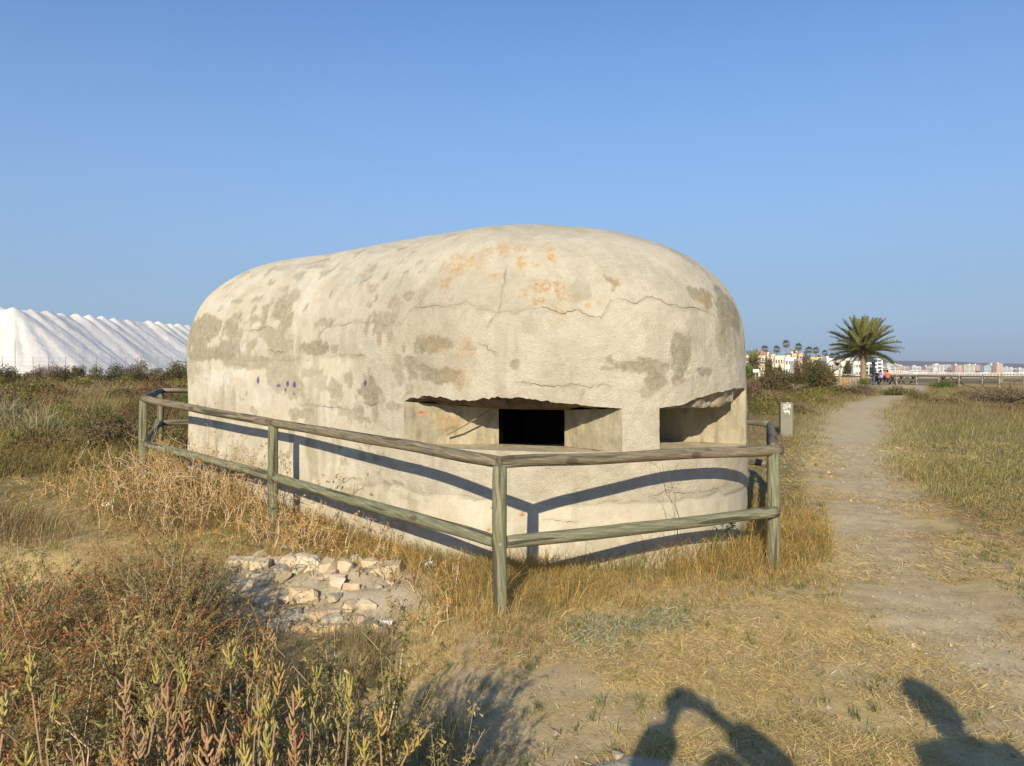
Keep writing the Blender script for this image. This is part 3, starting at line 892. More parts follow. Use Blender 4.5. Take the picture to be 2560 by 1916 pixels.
# ------------------------------------------------------------------ rail fence round the bunker
def log(name, p, q, r, mat, parent, rings=26, n=14, wob=.004, seed=0, taper=1.0, flat=0.0):
    p, q = np.array(p, float), np.array(q, float)
    t = np.linspace(0, 1, rings)[:, None]
    P = p + (q - p) * t
    L = np.linalg.norm(q - p)
    off = np.stack([vnoise(t[:, 0] * L * 1.3, t[:, 0] * 0 + seed, seed=seed), vnoise(t[:, 0] * L * 1.3, t[:, 0] * 0 + seed + 9, seed=seed + 1), vnoise(t[:, 0] * L * 1.3, t[:, 0] * 0 + seed + 4, seed=seed + 2)], 1) * .007
    off *= np.minimum(1, np.minimum(t, 1 - t) * 8)
    P = P + off
    T, X, Y = frames(P)
    a = np.arange(n) / n * 2 * np.pi
    R = r * (1 + (taper - 1) * t) * (1 + wob / r * vnoise(t * L * 3 + 0 * a[None], np.cos(a)[None] * 1.5 + 0 * t, np.sin(a)[None] * 1.5 + 0 * t, seed=seed + 5))
    R[0] *= .94; R[-1] *= .94
    V = P[:, None] + R[..., None] * (np.cos(a)[None, :, None] * X[:, None] + np.sin(a)[None, :, None] * Y[:, None])
    U = np.stack([np.cos(a)[None] * r + 0 * t + seed * 1.7, np.sin(a)[None] * r + 0 * t + seed * .9, t * L + 0 * a[None] + seed * 3.1], -1)
    i = np.arange(rings - 1)[:, None] * n; j = np.arange(n)[None]
    f4 = np.stack([i + j, i + (j + 1) % n, i + n + (j + 1) % n, i + n + j], -1).reshape(-1, 4)
    V = np.concatenate([V.reshape(-1, 3), P[:1], P[-1:]]); U = np.concatenate([U.reshape(-1, 3), [[seed * 1.7, seed * .9, seed * 3.1]], [[seed * 1.7, seed * .9, seed * 3.1 + L]]])
    b, e = rings * n, rings * n + 1
    f3 = [(b, (k + 1) % n, k) for k in range(n)] + [(e, (rings - 1) * n + k, (rings - 1) * n + (k + 1) % n) for k in range(n)]
    me = np_mesh(name, V, [f4, f3], mat, uvw=U, smooth=True)
    for pl in list(me.polygons)[-2 * n:]: pl.use_smooth = False
    return mobj(name, me, parent)

fence = empty('rail_fence', (0, 0, 0), 'weathered round-rail wooden fence standing around the concrete bunker', 'fence')
FP = {'C': (-.08, 5.0, 1.0, .53), 'M': (-2.34, 7.45, 1.09, .53), 'F': (-4.41, 9.1, 1.27, .535), 'B': (-5.78, 12.5, 1.28, .53), 'K': (-2.4, 13.85, 1.25, .53),
      'R': (2.1, 6.1, .965, .487), 'S': (3.4, 10.0, .90, .53), 'Q': (1.9, 12.2, 1.02, .53)}
k = 0
for nm, (x, y, z, gap) in FP.items():
    log('post', (x, y, float(g(x, y)) - .3), (x, y, z - .022), .0495, M['post'], fence, 22, 18, .003, 100 + k); k += 1
ORDER = ['K', 'B', 'F', 'M', 'C', 'R', 'S', 'Q', 'K']
for a_, b_ in zip(ORDER[:-1], ORDER[1:]):
    p, q = np.array(FP[a_]), np.array(FP[b_])
    d = (q - p)[:3]; L = np.linalg.norm(d); d = d / L
    p3, q3 = p[:3].copy(), q[:3].copy()
    ext = .0
    if b_ == 'R': q3 = q3 + d * .075          # this rail runs over the post, the next butts against it
    if a_ == 'R': p3 = p3 + d * .035 + np.array([0, 0, .012])
    if b_ == 'C': q3 = q3 - d * .004
    if a_ == 'C': p3 = p3 + d * .004
    log('rail', p3, q3, .0425, M['rail'], fence, 40, 16, .004, 120 + k); k += 1
    p3 = p[:3] + d * .044; q3 = q[:3] - d * .044
    if b_ == 'R': q3 = q[:3] + d * .03 + np.array([-.02, -.055, 0])
    p3[2] -= p[3]; q3[2] -= q[3]
    log('rail', p3, q3, .045, M['post'] if b_ in 'RCM' else M['rail'], fence, 40, 16, .004, 140 + k); k += 1
for nm in ('C', 'R', 'M', 'F'):
    x, y, z, gap = FP[nm]
    mb = MB(); mb.tube([(x + .004, y - .046, z - gap + .0), (x + .004, y - .0535, z - gap + .0)], [.011, .011], 8)
    mb.build('bolt', M['metal'], fence)

# ------------------------------------------------------------------ rubble bank
def rock(name, c, size, seed, col, parent=None, sub=2, rz=0, squash=1.0):
    import bmesh
    rs = np.random.default_rng(seed)
    bm = bmesh.new()
    k = {1: 9, 2: 16, 3: 24}[sub]
    p = rs.normal(size=(k, 3)); p /= np.abs(p).max(1, keepdims=True) ** .8 * np.linalg.norm(p, axis=1, keepdims=True) ** .2
    p *= rs.uniform(.82, 1.0, (k, 1))
    for q in p: bm.verts.new(q)
    bmesh.ops.convex_hull(bm, input=bm.verts)
    bmesh.ops.delete(bm, geom=[v for v in bm.verts if not v.link_faces], context='VERTS')
    bmesh.ops.triangulate(bm, faces=bm.faces)
    bm.verts.index_update()
    V = np.array([v.co[:] for v in bm.verts]); F = np.array([[v.index for v in f.verts] for f in bm.faces])
    bm.free()
    cs, sn = math.cos(rz), math.sin(rz)
    V = V * np.array(size)
    V = np.stack([V[:, 0] * cs - V[:, 1] * sn, V[:, 0] * sn + V[:, 1] * cs, V[:, 2]], 1)
    cc = np.tile(np.array(col), (len(V), 1)) * (1 + .15 * fbm(V[:, 0] * 25, V[:, 1] * 25, V[:, 2] * 25, oct=3, seed=3)[:, None])
    return mobj(name, np_mesh(name, V, [F], M['stone'], col=np.clip(cc, .02, .8)), parent, c)

bx, by, bz = gp(830, 1480)
bank = empty('rubble_bank', (bx, by, bz), 'low bank of pale broken stones set in dry soil in front of the fence', 'stone bank')
cream, peach, grey, pale = (.53, .44, .30), (.56, .42, .28), (.43, .38, .28), (.58, .51, .38)
ST = [(300,300,95,70,cream),(425,310,100,90,cream),(520,290,90,70,peach),(615,305,105,110,cream),(755,300,180,115,pale),(890,320,120,105,cream),(1000,320,90,85,cream),(1180,300,90,65,cream),(1290,330,140,95,cream),
      (330,430,85,50,grey),(445,430,145,110,grey),(570,390,85,70,(.42,.35,.22)),(710,425,155,95,(.55,.43,.26)),(660,500,110,60,pale),(800,480,125,75,peach),(935,430,65,45,cream),(960,475,155,60,peach),(1045,410,85,50,peach),(1095,515,65,70,peach),
      (415,580,90,65,grey),(535,590,125,85,pale),(680,560,155,65,(.57,.40,.22)),(920,532,225,45,(.56,.42,.26)),(930,598,155,90,(.46,.42,.33)),(755,600,65,65,cream),(812,600,45,32,cream),(740,660,95,45,peach),(820,682,75,34,cream),(885,686,60,28,grey),
      (540,715,85,50,grey),(650,750,90,55,grey),(745,735,65,42,grey),(1130,555,45,28,cream),(240,300,60,60,grey),(365,370,60,45,cream),(520,345,45,35,cream),(840,395,50,35,grey),(970,650,40,26,pale),(1090,260,60,45,grey),(580,190,60,34,grey),(340,540,60,40,grey),(485,470,55,40,cream),(1215,350,70,45,cream)]
for i, (cx, cy, w, h, c) in enumerate(ST):
    px, py = 500 + cx * .3617, 1300 + cy * .3617
    x, y, z = gp(px, py + h * .10)
    w_, h_ = w * .3617 / FPX * y, h * .3617 / FPX * y
    rock('stone', (x - bx, y - by, z - bz + h_ * .19), (w_ * .80, max(h_ * .8, w_ * .45), h_ * .66), 200 + i, c, bank, 3 if w > 80 else 2, rng.uniform(-.35, .35))
for i in range(46):
    px, py = rng.uniform(575, 1000), rng.uniform(1392, 1560)
    x, y, z = gp(px, py)
    r = rng.uniform(.03, .075)
    rock('stone', (x - bx, y - by, z - bz + r * .3), (r * 1.3, r, r * .75), 800 + i, [cream, grey, pale, (.48, .42, .32)][i % 4], bank, 2, rng.uniform(0, 3))
for i in range(120):                              # chips between the stones
    px, py = rng.uniform(570, 990), rng.uniform(1375, 1580)
    x, y, z = gp(px, py)
    r = rng.uniform(.008, .028)
    rock('chip', (x - bx, y - by, z - bz + r * .2), (r * 1.2, r, r * .7), 400 + i, [cream, peach, grey, pale][i % 4], bank, 1, rng.uniform(0, 3))

x, y, z = gp(1600, 1916)
rock('flat_rock', (x, y - .06, z - .004), (.36, .15, .034), 517, (.42, .38, .29), None, 3, .04)
tag(bpy.data.objects['flat_rock'], 'flat pale rock half sunk in soil at the near edge', 'rock')
x, y, z = gp(1541, 1898)
rock('small_stone', (x, y - .05, z + .045), (.026, .022, .02), 502, (.56, .46, .33), None, 2, .4)
tag(bpy.data.objects['small_stone'], 'small cream stone lying on the flat pale rock', 'stone')

# ------------------------------------------------------------------ litter
def scrap(px, py, w, label, seed, flat=.5):
    x, y, z = gp(px, py)
    r = np.random.default_rng(seed)
    n = 7
    gx, gy = np.meshgrid(np.linspace(-.5, .5, n), np.linspace(-.5, .5, n))
    hz = flat * np.abs(fbm(gx * 3 + seed, gy * 3, oct=3, seed=seed))
    k = 1 + .2 * r.normal(size=gx.shape) * (np.maximum(abs(gx), abs(gy)) > .45)
    V = np.stack([gx * k, gy * .7 * k, hz + .12], -1).reshape(-1, 3) * w
    i = np.arange(n - 1)[:, None] * n; j = np.arange(n - 1)[None]
    F = np.stack([i + j, i + j + 1, i + n + j + 1, i + n + j], -1).reshape(-1, 4)
    Vb = V - np.array([0, 0, .004])
    o = mobj('paper_scrap', np_mesh('paper_scrap', np.concatenate([V, Vb]), [F, F[:, ::-1] + n * n], M['white_paper']), None, (x, y, z + .015))
    return tag(o, label, 'litter', 'white litter scraps on the ground')
scrap(966, 1568, .085, 'flat white paper scrap in front of the fence between stones and corner post', 1, .25)
scrap(1075, 1424, .07, 'crumpled white paper scrap in dry grass right of the stone bank', 2, .9)
scrap(268, 1272, .075, 'white paper scrap on straw, leftmost of the litter', 3, .5)
scrap(378, 1270, .085, 'torn white paper scrap on straw before the left rails', 4, .4)
x, y, z = gp(177, 1189)
rock('dark_lump', (x, y, z + .02), (.09, .05, .04), 505, (.02, .015, .012), None, 2)
o = bpy.data.objects['dark_lump']; o.data.materials.clear(); o.data.materials.append(M['dark'])
tag(o, 'dark brown lump lying on bare ground left of the fence', 'dung')

# ------------------------------------------------------------------ metal marker post by the path
def marker():
    x, y, z = gp(1966, 1092)
    root = empty('marker_post', (x, y, z), 'short grey metal marker post with white scrawl beside the dirt path', 'marker post', rz=.10)
    m, nt, N, L, out = new_mat('brushed_plate')
    b = principled(nt, out, .55, .4); b.inputs['Metallic'].default_value = .15
    c = ramp(nt, noise(nt, 3, 4, .6, objcoord(nt)), [(.3, (.21, .20, .155)), (.7, (.27, .26, .205))]); L.new(c, b.inputs['Base Color'])
    mb = MB(); mb.box((-.14, -.02, -.25), (.14, .0, .78)); mb.build('front_plate', m, root)
    mb = MB(); mb.box((-.14, .003, -.25), (.14, .08, .775)); mb.box((.143, -.02, -.25), (.165, .09, .77)); mb.build('casing', mat_plain('brown_casing', (.16, .13, .09), .5, .2, 5, metal=.3), root)
    # the white scrawl, built as thin raised strokes of paint
    S_ = [[(-.09,.70),(-.05,.74),(-.03,.71),(-.06,.67),(-.09,.66),(-.06,.63),(-.02,.65)],[(-.02,.73),(-.01,.65)],[(0,.74),(.04,.73),(.045,.69),(.0,.68),(.005,.64)],[(.05,.66),(.075,.75),(.085,.65)],[(.055,.69),(.09,.69)],[(-.02,.77),(.05,.775)],
          [(-.07,.62),(-.06,.56),(-.03,.60),(-.02,.55),(0,.61),(.02,.56),(.02,.62),(.04,.54),(.055,.61),(.06,.50)],[(-.03,.60),(-.035,.53)]]
    mb = MB()
    for st_ in S_:
        for p, q in zip(st_[:-1], st_[1:]):
            mb.bar((p[0], -.0225, p[1]), (q[0], -.0225, q[1]), .004, .011, (0, 1, 0)) if False else mb.bar((p[0], -.0225, p[1]), (q[0], -.0225, q[1]), .011, .004, (0, 1, 0))
    mb.build('scrawl', mat_plain('white_paint', (.8, .8, .78), .6, .04, 10), root)
marker()

# ------------------------------------------------------------------ grasses and ground cover (nobody could count these: stuff)
def wedge(n, d0, d1, a0=-40, a1=40, p=1.0):
    u = rng.random(n)
    if p == 1.0: d = d0 * (d1 / d0) ** u
    else: d = (d0 ** (1 - p) + u * (d1 ** (1 - p) - d0 ** (1 - p))) ** (1 / (1 - p))
    a = np.radians(rng.uniform(a0, a1, n))
    return np.tan(a) * d, d

STONEBANK = lambda x, y: sstep(-.62, -.95, x + .25 * vnoise(x * 3, y * 3, seed=171)) * sstep(-2.35, -2.05, x) * sstep(5.0, 5.2, y) * sstep(6.45, 6.1, y)
def fence_front(x, y):
    """signed distance in front (+, towards the camera) of the two near rails"""
    def sd(A, B):
        ax, ay = FP[A][:2]; bx_, by_ = FP[B][:2]
        nx, ny = (by_ - ay), -(bx_ - ax); L = math.hypot(nx, ny)
        return ((x - ax) * nx + (y - ay) * ny) / L
    return np.maximum(sd('M', 'C'), sd('C', 'R'))

def stuff(name, parts, mat, label, cat='grass'):
    V, F, c = join(parts)
    o = mobj(name, np_mesh(name, V, F, mat, col=c))
    return tag(o, label, cat, None, 'stuff')

STRAW = [(.66,.51,.225),(.72,.57,.27),(.58,.42,.16),(.42,.30,.11),(.78,.65,.36),(.40,.34,.15)]
GOLD = [(.44,.29,.095),(.50,.36,.13),(.36,.23,.075),(.30,.24,.085),(.56,.43,.20),(.23,.205,.08)]
MEAD = [(.25,.19,.085),(.31,.235,.11),(.20,.16,.07),(.39,.30,.145),(.25,.165,.09),(.47,.38,.21)]
GREEN = [(.17,.19,.06),(.22,.23,.08),(.28,.27,.10),(.13,.155,.05)]

def pts(x, y, dz=0.0): return np.stack([x, y, g(x, y) + dz], 1)

# flattened straw lying on the trodden ground
n = 400000
x, y = wedge(n, 2.2, 17, -40, 40, 1.35)
pd = path_dist(x, y); bd = bunker_dist(x, y)
nz = fbm(x * 1.1, y * 1.1, oct=4, seed=101); nz2 = fbm(x * 3.5 + 7, y * 3.5, oct=3, seed=102)
prob = .85 * sstep(-.75, .15, nz + .5 * nz2) + .08
prob = prob * (.36 + .64 * sstep(.30, 1.2, pd + .6 * nz + .4 * nz2))
prob = prob * (1 - .6 * STONEBANK(x, y)) * (bd > .02)
prob = prob * (1 - .6 * sstep(-.6, -2.2, x) * sstep(5.2, 4.2, y))
k = rng.random(n) < prob
x, y, nz = x[k], y[k], nz[k]
lod = np.maximum(1, np.hypot(x, y) / 5.5)
col = palette(len(x), STRAW, [3, 3, 2, 1.2, 1.6, .8]) * (1 + .12 * nz[:, None])
brn = sstep(.1, .6, fbm(x * .6, y * .6, oct=3, seed=103))[:, None]
col = col * (1 - .25 * brn * np.array([.4, .8, 1]))
p1 = blades(pts(x, y, .006 + .012 * rng.random(len(x))), rng.uniform(.03, .085, len(x)) * lod ** .6, rng.uniform(.0022, .0042, len(x)) * lod, rng.uniform(0, 2*np.pi, len(x)), rng.uniform(1.15, 1.6, len(x)), col, rng.uniform(-.3, .5, len(x)))
stuff('straw_litter', [p1], M['grass'], 'flattened yellow straw covering the dry ground around the path')

# grit and small pebbles on the bare soil
n = 14000
x, y = wedge(n, 2.2, 15, -40, 40, 1.3)
pd = path_dist(x, y); bd = bunker_dist(x, y)
k = (bd > .1) & (rng.random(n) < .25 + .75 * sstep(1.4, .6, pd))
x, y = x[k], y[k]; n = len(x)
T0 = rng.normal(size=(n, 4, 3)) * .35 + np.array([(1, 0, 0), (-.5, .87, 0), (-.5, -.87, 0), (0, 0, .9)])[None]
V = pts(x, y, .001)[:, None] + T0 * (rng.gamma(2.0, .0022, n) + .0015)[:, None, None] * np.maximum(1, np.hypot(x, y) / 7)[:, None, None]
F = (np.arange(n)[:, None, None] * 4 + np.array([[0, 1, 3], [1, 2, 3], [2, 0, 3]])[None]).reshape(-1, 3)
stuff('gravel', [(V.reshape(-1, 3), [F], np.repeat(palette(n, [(.38,.32,.22),(.45,.38,.27),(.28,.23,.16),(.52,.46,.35)]), 4, 0))], M['twig'], 'grit and small pebbles scattered on the bare path', 'gravel')

# short living tufts that stand in the straw
nt_ = 5200
x, y = wedge(nt_, 2.3, 13, -36, 40, 1.3)
pd = path_dist(x, y); bd = bunker_dist(x, y)
k = (rng.random(nt_) < (.15 + .85 * sstep(-.1, .5, fbm(x * .9 + 4, y * .9, oct=3, seed=111))) * sstep(.9, 1.7, pd)) & (bd > .4) & (STONEBANK(x, y) < .2) & ~((x < -1) & (y < 5))
x, y = x[k], y[k]
m = 16
cx = np.repeat(x, m) + rng.normal(0, .018, len(x) * m); cy = np.repeat(y, m) + rng.normal(0, .018, len(x) * m)
sc = np.repeat(rng.uniform(.5, 1.15, len(x)), m)
tone = np.repeat(rng.random(len(x)), m)[:, None]
col = palette(len(cx), GREEN, [2, 2, 1.5, 1]) * (1 - .5 * (tone > .65)) + palette(len(cx), STRAW) * .5 * (tone > .65)
lod = np.maximum(1, np.hypot(cx, cy) / 5.5)
p1 = blades(pts(cx, cy, -.002), rng.uniform(.035, .095, len(cx)) * sc * lod ** .3, rng.uniform(.0032, .005, len(cx)) * lod, rng.uniform(0, 2*np.pi, len(cx)), rng.uniform(.2, 1.0, len(cx)), col, rng.uniform(.1, .7, len(cx)))
stuff('short_tufts', [p1], M['grass'], 'short green tufts of grass standing in the straw')

# tall golden grass at the foot of the bunker and along the near rails
n = 210000
x = rng.uniform(-5.4, 3.9, n); y = rng.uniform(4.2, 13, n)
bd = bunker_dist(x, y); ff = fence_front(x, y)
nz = fbm(x * 1.6, y * 1.6, oct=3, seed=121)
sl = sstep(1.15, .2, bd + .35 * nz)                                     # against the wall
front = np.where(x < -.75, sstep(2.0, .5, ff + .5 * nz) * sstep(5.4, 5.9, y), sstep(.62, .1, ff + .3 * nz)) * (y < 9.6)
right = sstep(2.2, 1.4, x) * sstep(.0, .3, x + .6)
prob = np.maximum(sl, np.where(ff > 0, front * np.where(x > -.6, 1.0, .75), .8 * sstep(2.2, .4, bd)))
prob = prob * np.where(ff > 0, sstep(2.7, 2.2, x + .25 * nz), 1)
prob *= (bd > .015) * (1 - .9 * STONEBANK(x, y)) * (path_dist(x, y) > 1.1)
prob *= np.where((ff > .62) & (x > -.75), 0, 1)
k = rng.random(n) < np.clip(prob, 0, 1) * .85
x, y, nz, bd, ff = x[k], y[k], nz[k], bd[k], ff[k]
hgt = .13 + .17 * np.clip(.5 + nz, 0, 1.1) + .10 * sstep(.5, .1, bd) * (x > .2)
hgt *= np.where(ff > .12, .52, 1.0)
tuft = fbm(x * 5, y * 5, oct=2, seed=122)
col = palette(len(x), GOLD, [3, 2.6, 2, 1.5, 1.6, 1])
col = np.where((tuft > .25)[:, None], palette(len(x), [(.20,.19,.07),(.27,.23,.09),(.36,.27,.10)]), col)
az = rng.uniform(0, 2*np.pi, len(x))
lod = np.maximum(1, np.hypot(x, y) / 6)
p1 = blades(pts(x, y, -.005), hgt * rng.uniform(.6, 1.35, len(x)), rng.uniform(.0026, .0042, len(x)) * lod, az, rng.uniform(.02, .85, len(x)), col, rng.uniform(.2, 1.3, len(x)))
stuff('golden_grass', [p1], M['grass'], 'tall golden dry grass growing along the fence and bunker wall')

# field to the right of the path, and the scrubby meadow left and behind
n = 350000
x, y = wedge(n, 5.5, 95, -42, 42, 1.0)
pd = path_dist(x, y); bd = bunker_dist(x, y); ff = fence_front(x, y)
pxx = np.array([np.interp(y, PATH[:, 1], PATH[:, 0])])[0]
rightf = x > pxx
inside = (bd < .6) | ((x > -4.6) & (x < 3.3) & (y < 12) & (ff < .3))
nz = fbm(x * .35, y * .35, oct=4, seed=131); nz2 = fbm(x * 1.3, y * 1.3, oct=3, seed=132)
edge = sstep(.8, 1.3, pd + .3 * nz2)
hw = np.interp(y, PATH[:, 1], PATH[:, 2])
off_ = 1.4 - .82 * sstep(7.6, 10.5, y)
right_edge = sstep(off_ * .7, off_ * 1.25, pd * hw + .3 * nz2)
left_edge = sstep(7.3, 8.6, np.hypot(x, y) + .5 * nz2 - .28 * (x + 4)) 
bare_left = sstep(.3, -.2, np.hypot((x + 5.2) / 2.6, (y - 8.2) / 1.1) - 1 + .4 * nz2)      # the bare patch left of the fence
prob = np.where(rightf, right_edge * sstep(6.2, 8.2, y + nz2), np.where(x < 0, left_edge * (1 - bare_left), edge * sstep(12.5, 17, y + 1.5 * nz2)))
prob *= ~inside
prob *= sstep(66, 58, y - .0 * x) * np.where(x > 15, 1, 1) + (x < 8) * sstep(66, 72, y)
k = rng.random(n) < prob
x, y, nz, nz2, rightf = x[k], y[k], nz[k], nz2[k], rightf[k]
d = np.hypot(x, y)
far = sstep(16, 38, d)[:, None]
gr = sstep(-.35, .35, nz)[:, None]
cg = palette(len(x), [(.22,.21,.075),(.275,.25,.09),(.34,.29,.115),(.18,.18,.06),(.43,.36,.17)])
cb = palette(len(x), [(.20,.15,.075),(.24,.18,.09),(.17,.125,.07),(.28,.22,.11)])
cm = palette(len(x), MEAD)
cr = cg * (1 - far) + (cb * (.75 - .2 * gr) + cg * (.25 + .2 * gr)) * far
cl = np.where(gr > .62, palette(len(x), [(.22,.185,.07),(.28,.225,.08),(.33,.265,.11)]), cm)
col = np.where(rightf[:, None], cr, cl)
mid = (~rightf) & (x > 0)
col = np.where(mid[:, None], np.where(gr > .5, cg * .85, cb * 1.05), col)
hgt = np.where(rightf, .10 + .10 * np.clip(nz + .4, 0, 1) + .14 * far[:, 0], np.where(mid, .12 + .16 * far[:, 0], .18 + .28 * np.clip(nz2 + .3, 0, 1)))
hgt = hgt * rng.uniform(.5, 1.3, len(x))
lod = np.maximum(1, d / 7)
W_ = rng.uniform(.003, .005, len(x)) * lod ** 1.0
azm = np.where(rng.random(len(x)) < .5, rng.normal(.3, .6, len(x)), rng.uniform(0, 6.28, len(x)))
nearb = d < 20
B1 = blades(pts(x, y, -.01)[nearb], hgt[nearb], W_[nearb], azm[nearb], rng.uniform(.05, .8, nearb.sum()), col[nearb], rng.uniform(.2, 1.0, nearb.sum()))
B2 = blades(pts(x, y, -.02)[~nearb], hgt[~nearb] * 1.15, W_[~nearb], azm[~nearb], rng.uniform(.05, .7, (~nearb).sum()), col[~nearb], .4, segs=1)
stuff('meadow_grass', [B1, B2], M['grass'], 'mixed olive and brown meadow grass on both sides of the path')

# low mounds of scrub: loose leaf clouds too many to count
def leaf_tris(P, size, col, elong=2.6):
    n = len(P)
    a = rng.normal(size=(n, 3)); a /= np.linalg.norm(a, axis=1, keepdims=True)
    b = np.cross(a, rng.normal(size=(n, 3))); b /= np.linalg.norm(b, axis=1, keepdims=True) + 1e-9
    s = np.broadcast_to(np.asarray(size, float), (n,))[:, None]
    V = np.stack([P - a * s * .5 - b * s / elong * .5, P - a * s * .5 + b * s / elong * .5, P + a * s * .5], 1).reshape(-1, 3)
    return V, [np.arange(3 * n).reshape(-1, 3)], np.repeat(col, 3, 0)

def scrub():
    parts = []
    nm = 520
    x, y = wedge(nm, 9.5, 90, -42, 38, .8)
    pd = path_dist(x, y); bd = bunker_dist(x, y)
    pxx = np.interp(y, PATH[:, 1], PATH[:, 0])
    ok = (pd > 2.0) & (bd > 2.2) & ((x < -3.5) | (y > 22)) & ~((x > pxx) & (y < 30)) & ~((x > 14) & (y > 60)) & ~((x > -5.5) & (x < 3) & (y < 15))
    for cx, cy in zip(x[ok], y[ok]):
        d = math.hypot(cx, cy)
        right = cx > np.interp(cy, PATH[:, 1], PATH[:, 0])
        R = rng.uniform(.35, .9) * (1 + d / 60); Hh = rng.uniform(.22, .5) * (1 + d / 120) * (.6 if right else 1.0)
        n = int(260 + 340 * min(1, 25 / d))
        u = rng.random(n) ** .5; t = rng.uniform(0, 6.283, n)
        lob = 1 + .25 * np.sin(3 * t + cx) + .15 * np.sin(5 * t + cy)
        px_, py_ = cx + R * u * lob * np.cos(t), cy + R * u * lob * np.sin(t)
        pz = g(px_, py_) + Hh * (1 - u ** 2) * rng.random(n) ** .45 + .03
        tone = rng.random()
        if right: base = [(.20,.15,.08),(.25,.19,.10),(.17,.13,.075)]
        elif tone < .3: base = [(.19,.18,.045),(.24,.22,.06),(.15,.145,.04)]
        elif tone < .6: base = [(.12,.115,.045),(.16,.14,.06),(.10,.09,.04)]
        elif tone < .85: base = [(.20,.14,.075),(.24,.18,.10),(.16,.12,.07)]
        else: base = [(.17,.09,.05),(.21,.12,.06),(.15,.12,.06)]
        parts.append(leaf_tris(np.stack([px_, py_, pz], 1), rng.uniform(.035, .075, n) * max(1, d / 16), palette(n, base), 2.8))
    stuff('low_scrub', parts, M['leaf'], 'low mounds of dry saltmarsh scrub across the meadow', 'scrub')
scrub()

# blue-grey creeping saltbush in front of the corner post
n = 5200
px_ = rng.uniform(1410, 1730, n); t = rng.random(n)
A0 = np.array([gp(1420, 1585)[:2], gp(1715, 1512)[:2]])
u = rng.random(n)
cx = A0[0, 0] + (A0[1, 0] - A0[0, 0]) * u + rng.normal(0, .06, n); cy = A0[0, 1] + (A0[1, 1] - A0[0, 1]) * u + rng.normal(0, .17, n) - .1
k = rng.random(n) < .25 + .75 * sstep(-.2, .3, fbm(cx * 4, cy * 4, oct=2, seed=141))
cx, cy = cx[k], cy[k]
p1 = blades(pts(cx, cy, .0), rng.uniform(.02, .045, len(cx)), rng.uniform(.007, .012, len(cx)), rng.uniform(0, 6.28, len(cx)), rng.uniform(.3, 1.3, len(cx)), palette(len(cx), [(.25,.27,.19),(.31,.32,.23),(.20,.23,.15),(.36,.34,.22)]), .4)
stuff('creeping_saltbush', [p1], M['leaf'], 'blue grey creeping saltbush leaves on the ground by the corner post', 'ground cover')

# dry branching weeds at the left end of the fence
def weed_segments(base, h, r0, spread, cols, order=2):
    P0, P1, R0, R1, Cc, tips = [], [], [], [], [], []
    def grow(p, d, L, r, o):
        c = np.array(cols[rng.integers(len(cols))]) * rng.uniform(.8, 1.2)
        nseg = 4
        for i in range(nseg):
            d2 = d + rng.normal(0, .22, 3); d2 /= np.linalg.norm(d2)
            q = p + d2 * L / nseg
            P0.append(p); P1.append(q); R0.append(r * (1 - .18 * i)); R1.append(r * (1 - .18 * (i + 1))); Cc.append(c)
            if o > 0 and rng.random() < .75:
                s = d2 + rng.normal(0, spread, 3); s[2] += .15; s /= np.linalg.norm(s)
                grow(q, s, L * rng.uniform(.3, .55), r * .55, o - 1)
            p, d = q, d2
        tips.append(p)
    d = np.array([rng.normal(0, .25), rng.normal(0, .25), 1]); d /= np.linalg.norm(d)
    grow(np.array(base, float), d, h, r0, order)
    return P0, P1, R0, R1, Cc, tips
DRY = [(.50,.38,.22),(.44,.32,.16),(.56,.45,.30),(.38,.26,.13)]
def weeds():
    acc = [[] for _ in range(5)]; tips = []
    for i in range(430):
        t = rng.random()
        if i < 260:
            a, b = FP['F'], FP['M']
            t = rng.beta(1.2, 1.1)
            px, py = a[0] + (b[0] - a[0]) * t, a[1] + (b[1] - a[1]) * t
            off = rng.normal(-.15, .55)
            nx, ny = .62, .78
            px += nx * off; py += ny * off
            h = rng.uniform(.25, .62) * (1 - .45 * min(1.4, max(0, -off)))
        else:
            a, b = FP['M'], FP['C']
            t = rng.random() * .75
            px, py = a[0] + (b[0] - a[0]) * t - .62 * .35 * rng.normal(), a[1] + (b[1] - a[1]) * t - .3 * abs(rng.normal())
            h = rng.uniform(.15, .38) * (1 - .5 * t)
        if float(bunker_dist(np.array([px]), np.array([py]))[0]) < .06 or (float(STONEBANK(np.array(px), np.array(py))) > .3 and i % 5): continue
        r = weed_segments((px, py, float(g(px, py))), h, .0035, .8, DRY)
        for k in range(5): acc[k] += r[k]
        tips += r[5]
    tips = np.array(tips)
    tw = twigs(acc[0], acc[1], np.array(acc[2]) + .0008, np.array(acc[3]) + .0006, acc[4])
    kk = rng.random(len(tips)) < .4
    hd = leaf_tris(np.repeat(tips[kk], 3, 0) + rng.normal(0, .008, (kk.sum() * 3, 3)), rng.uniform(.014, .03, kk.sum() * 3), palette(kk.sum() * 3, [(.40,.22,.07),(.34,.18,.06),(.45,.30,.12)]), 1.6)
    V, F, c = join([(tw[0], [tw[1]], tw[2]), hd])
    tag(mobj('dry_weeds', np_mesh('dry_weeds', V, F, M['twig'], col=c)), 'tangle of dry branching weeds along the left rails', 'weeds', None, 'stuff')
weeds()

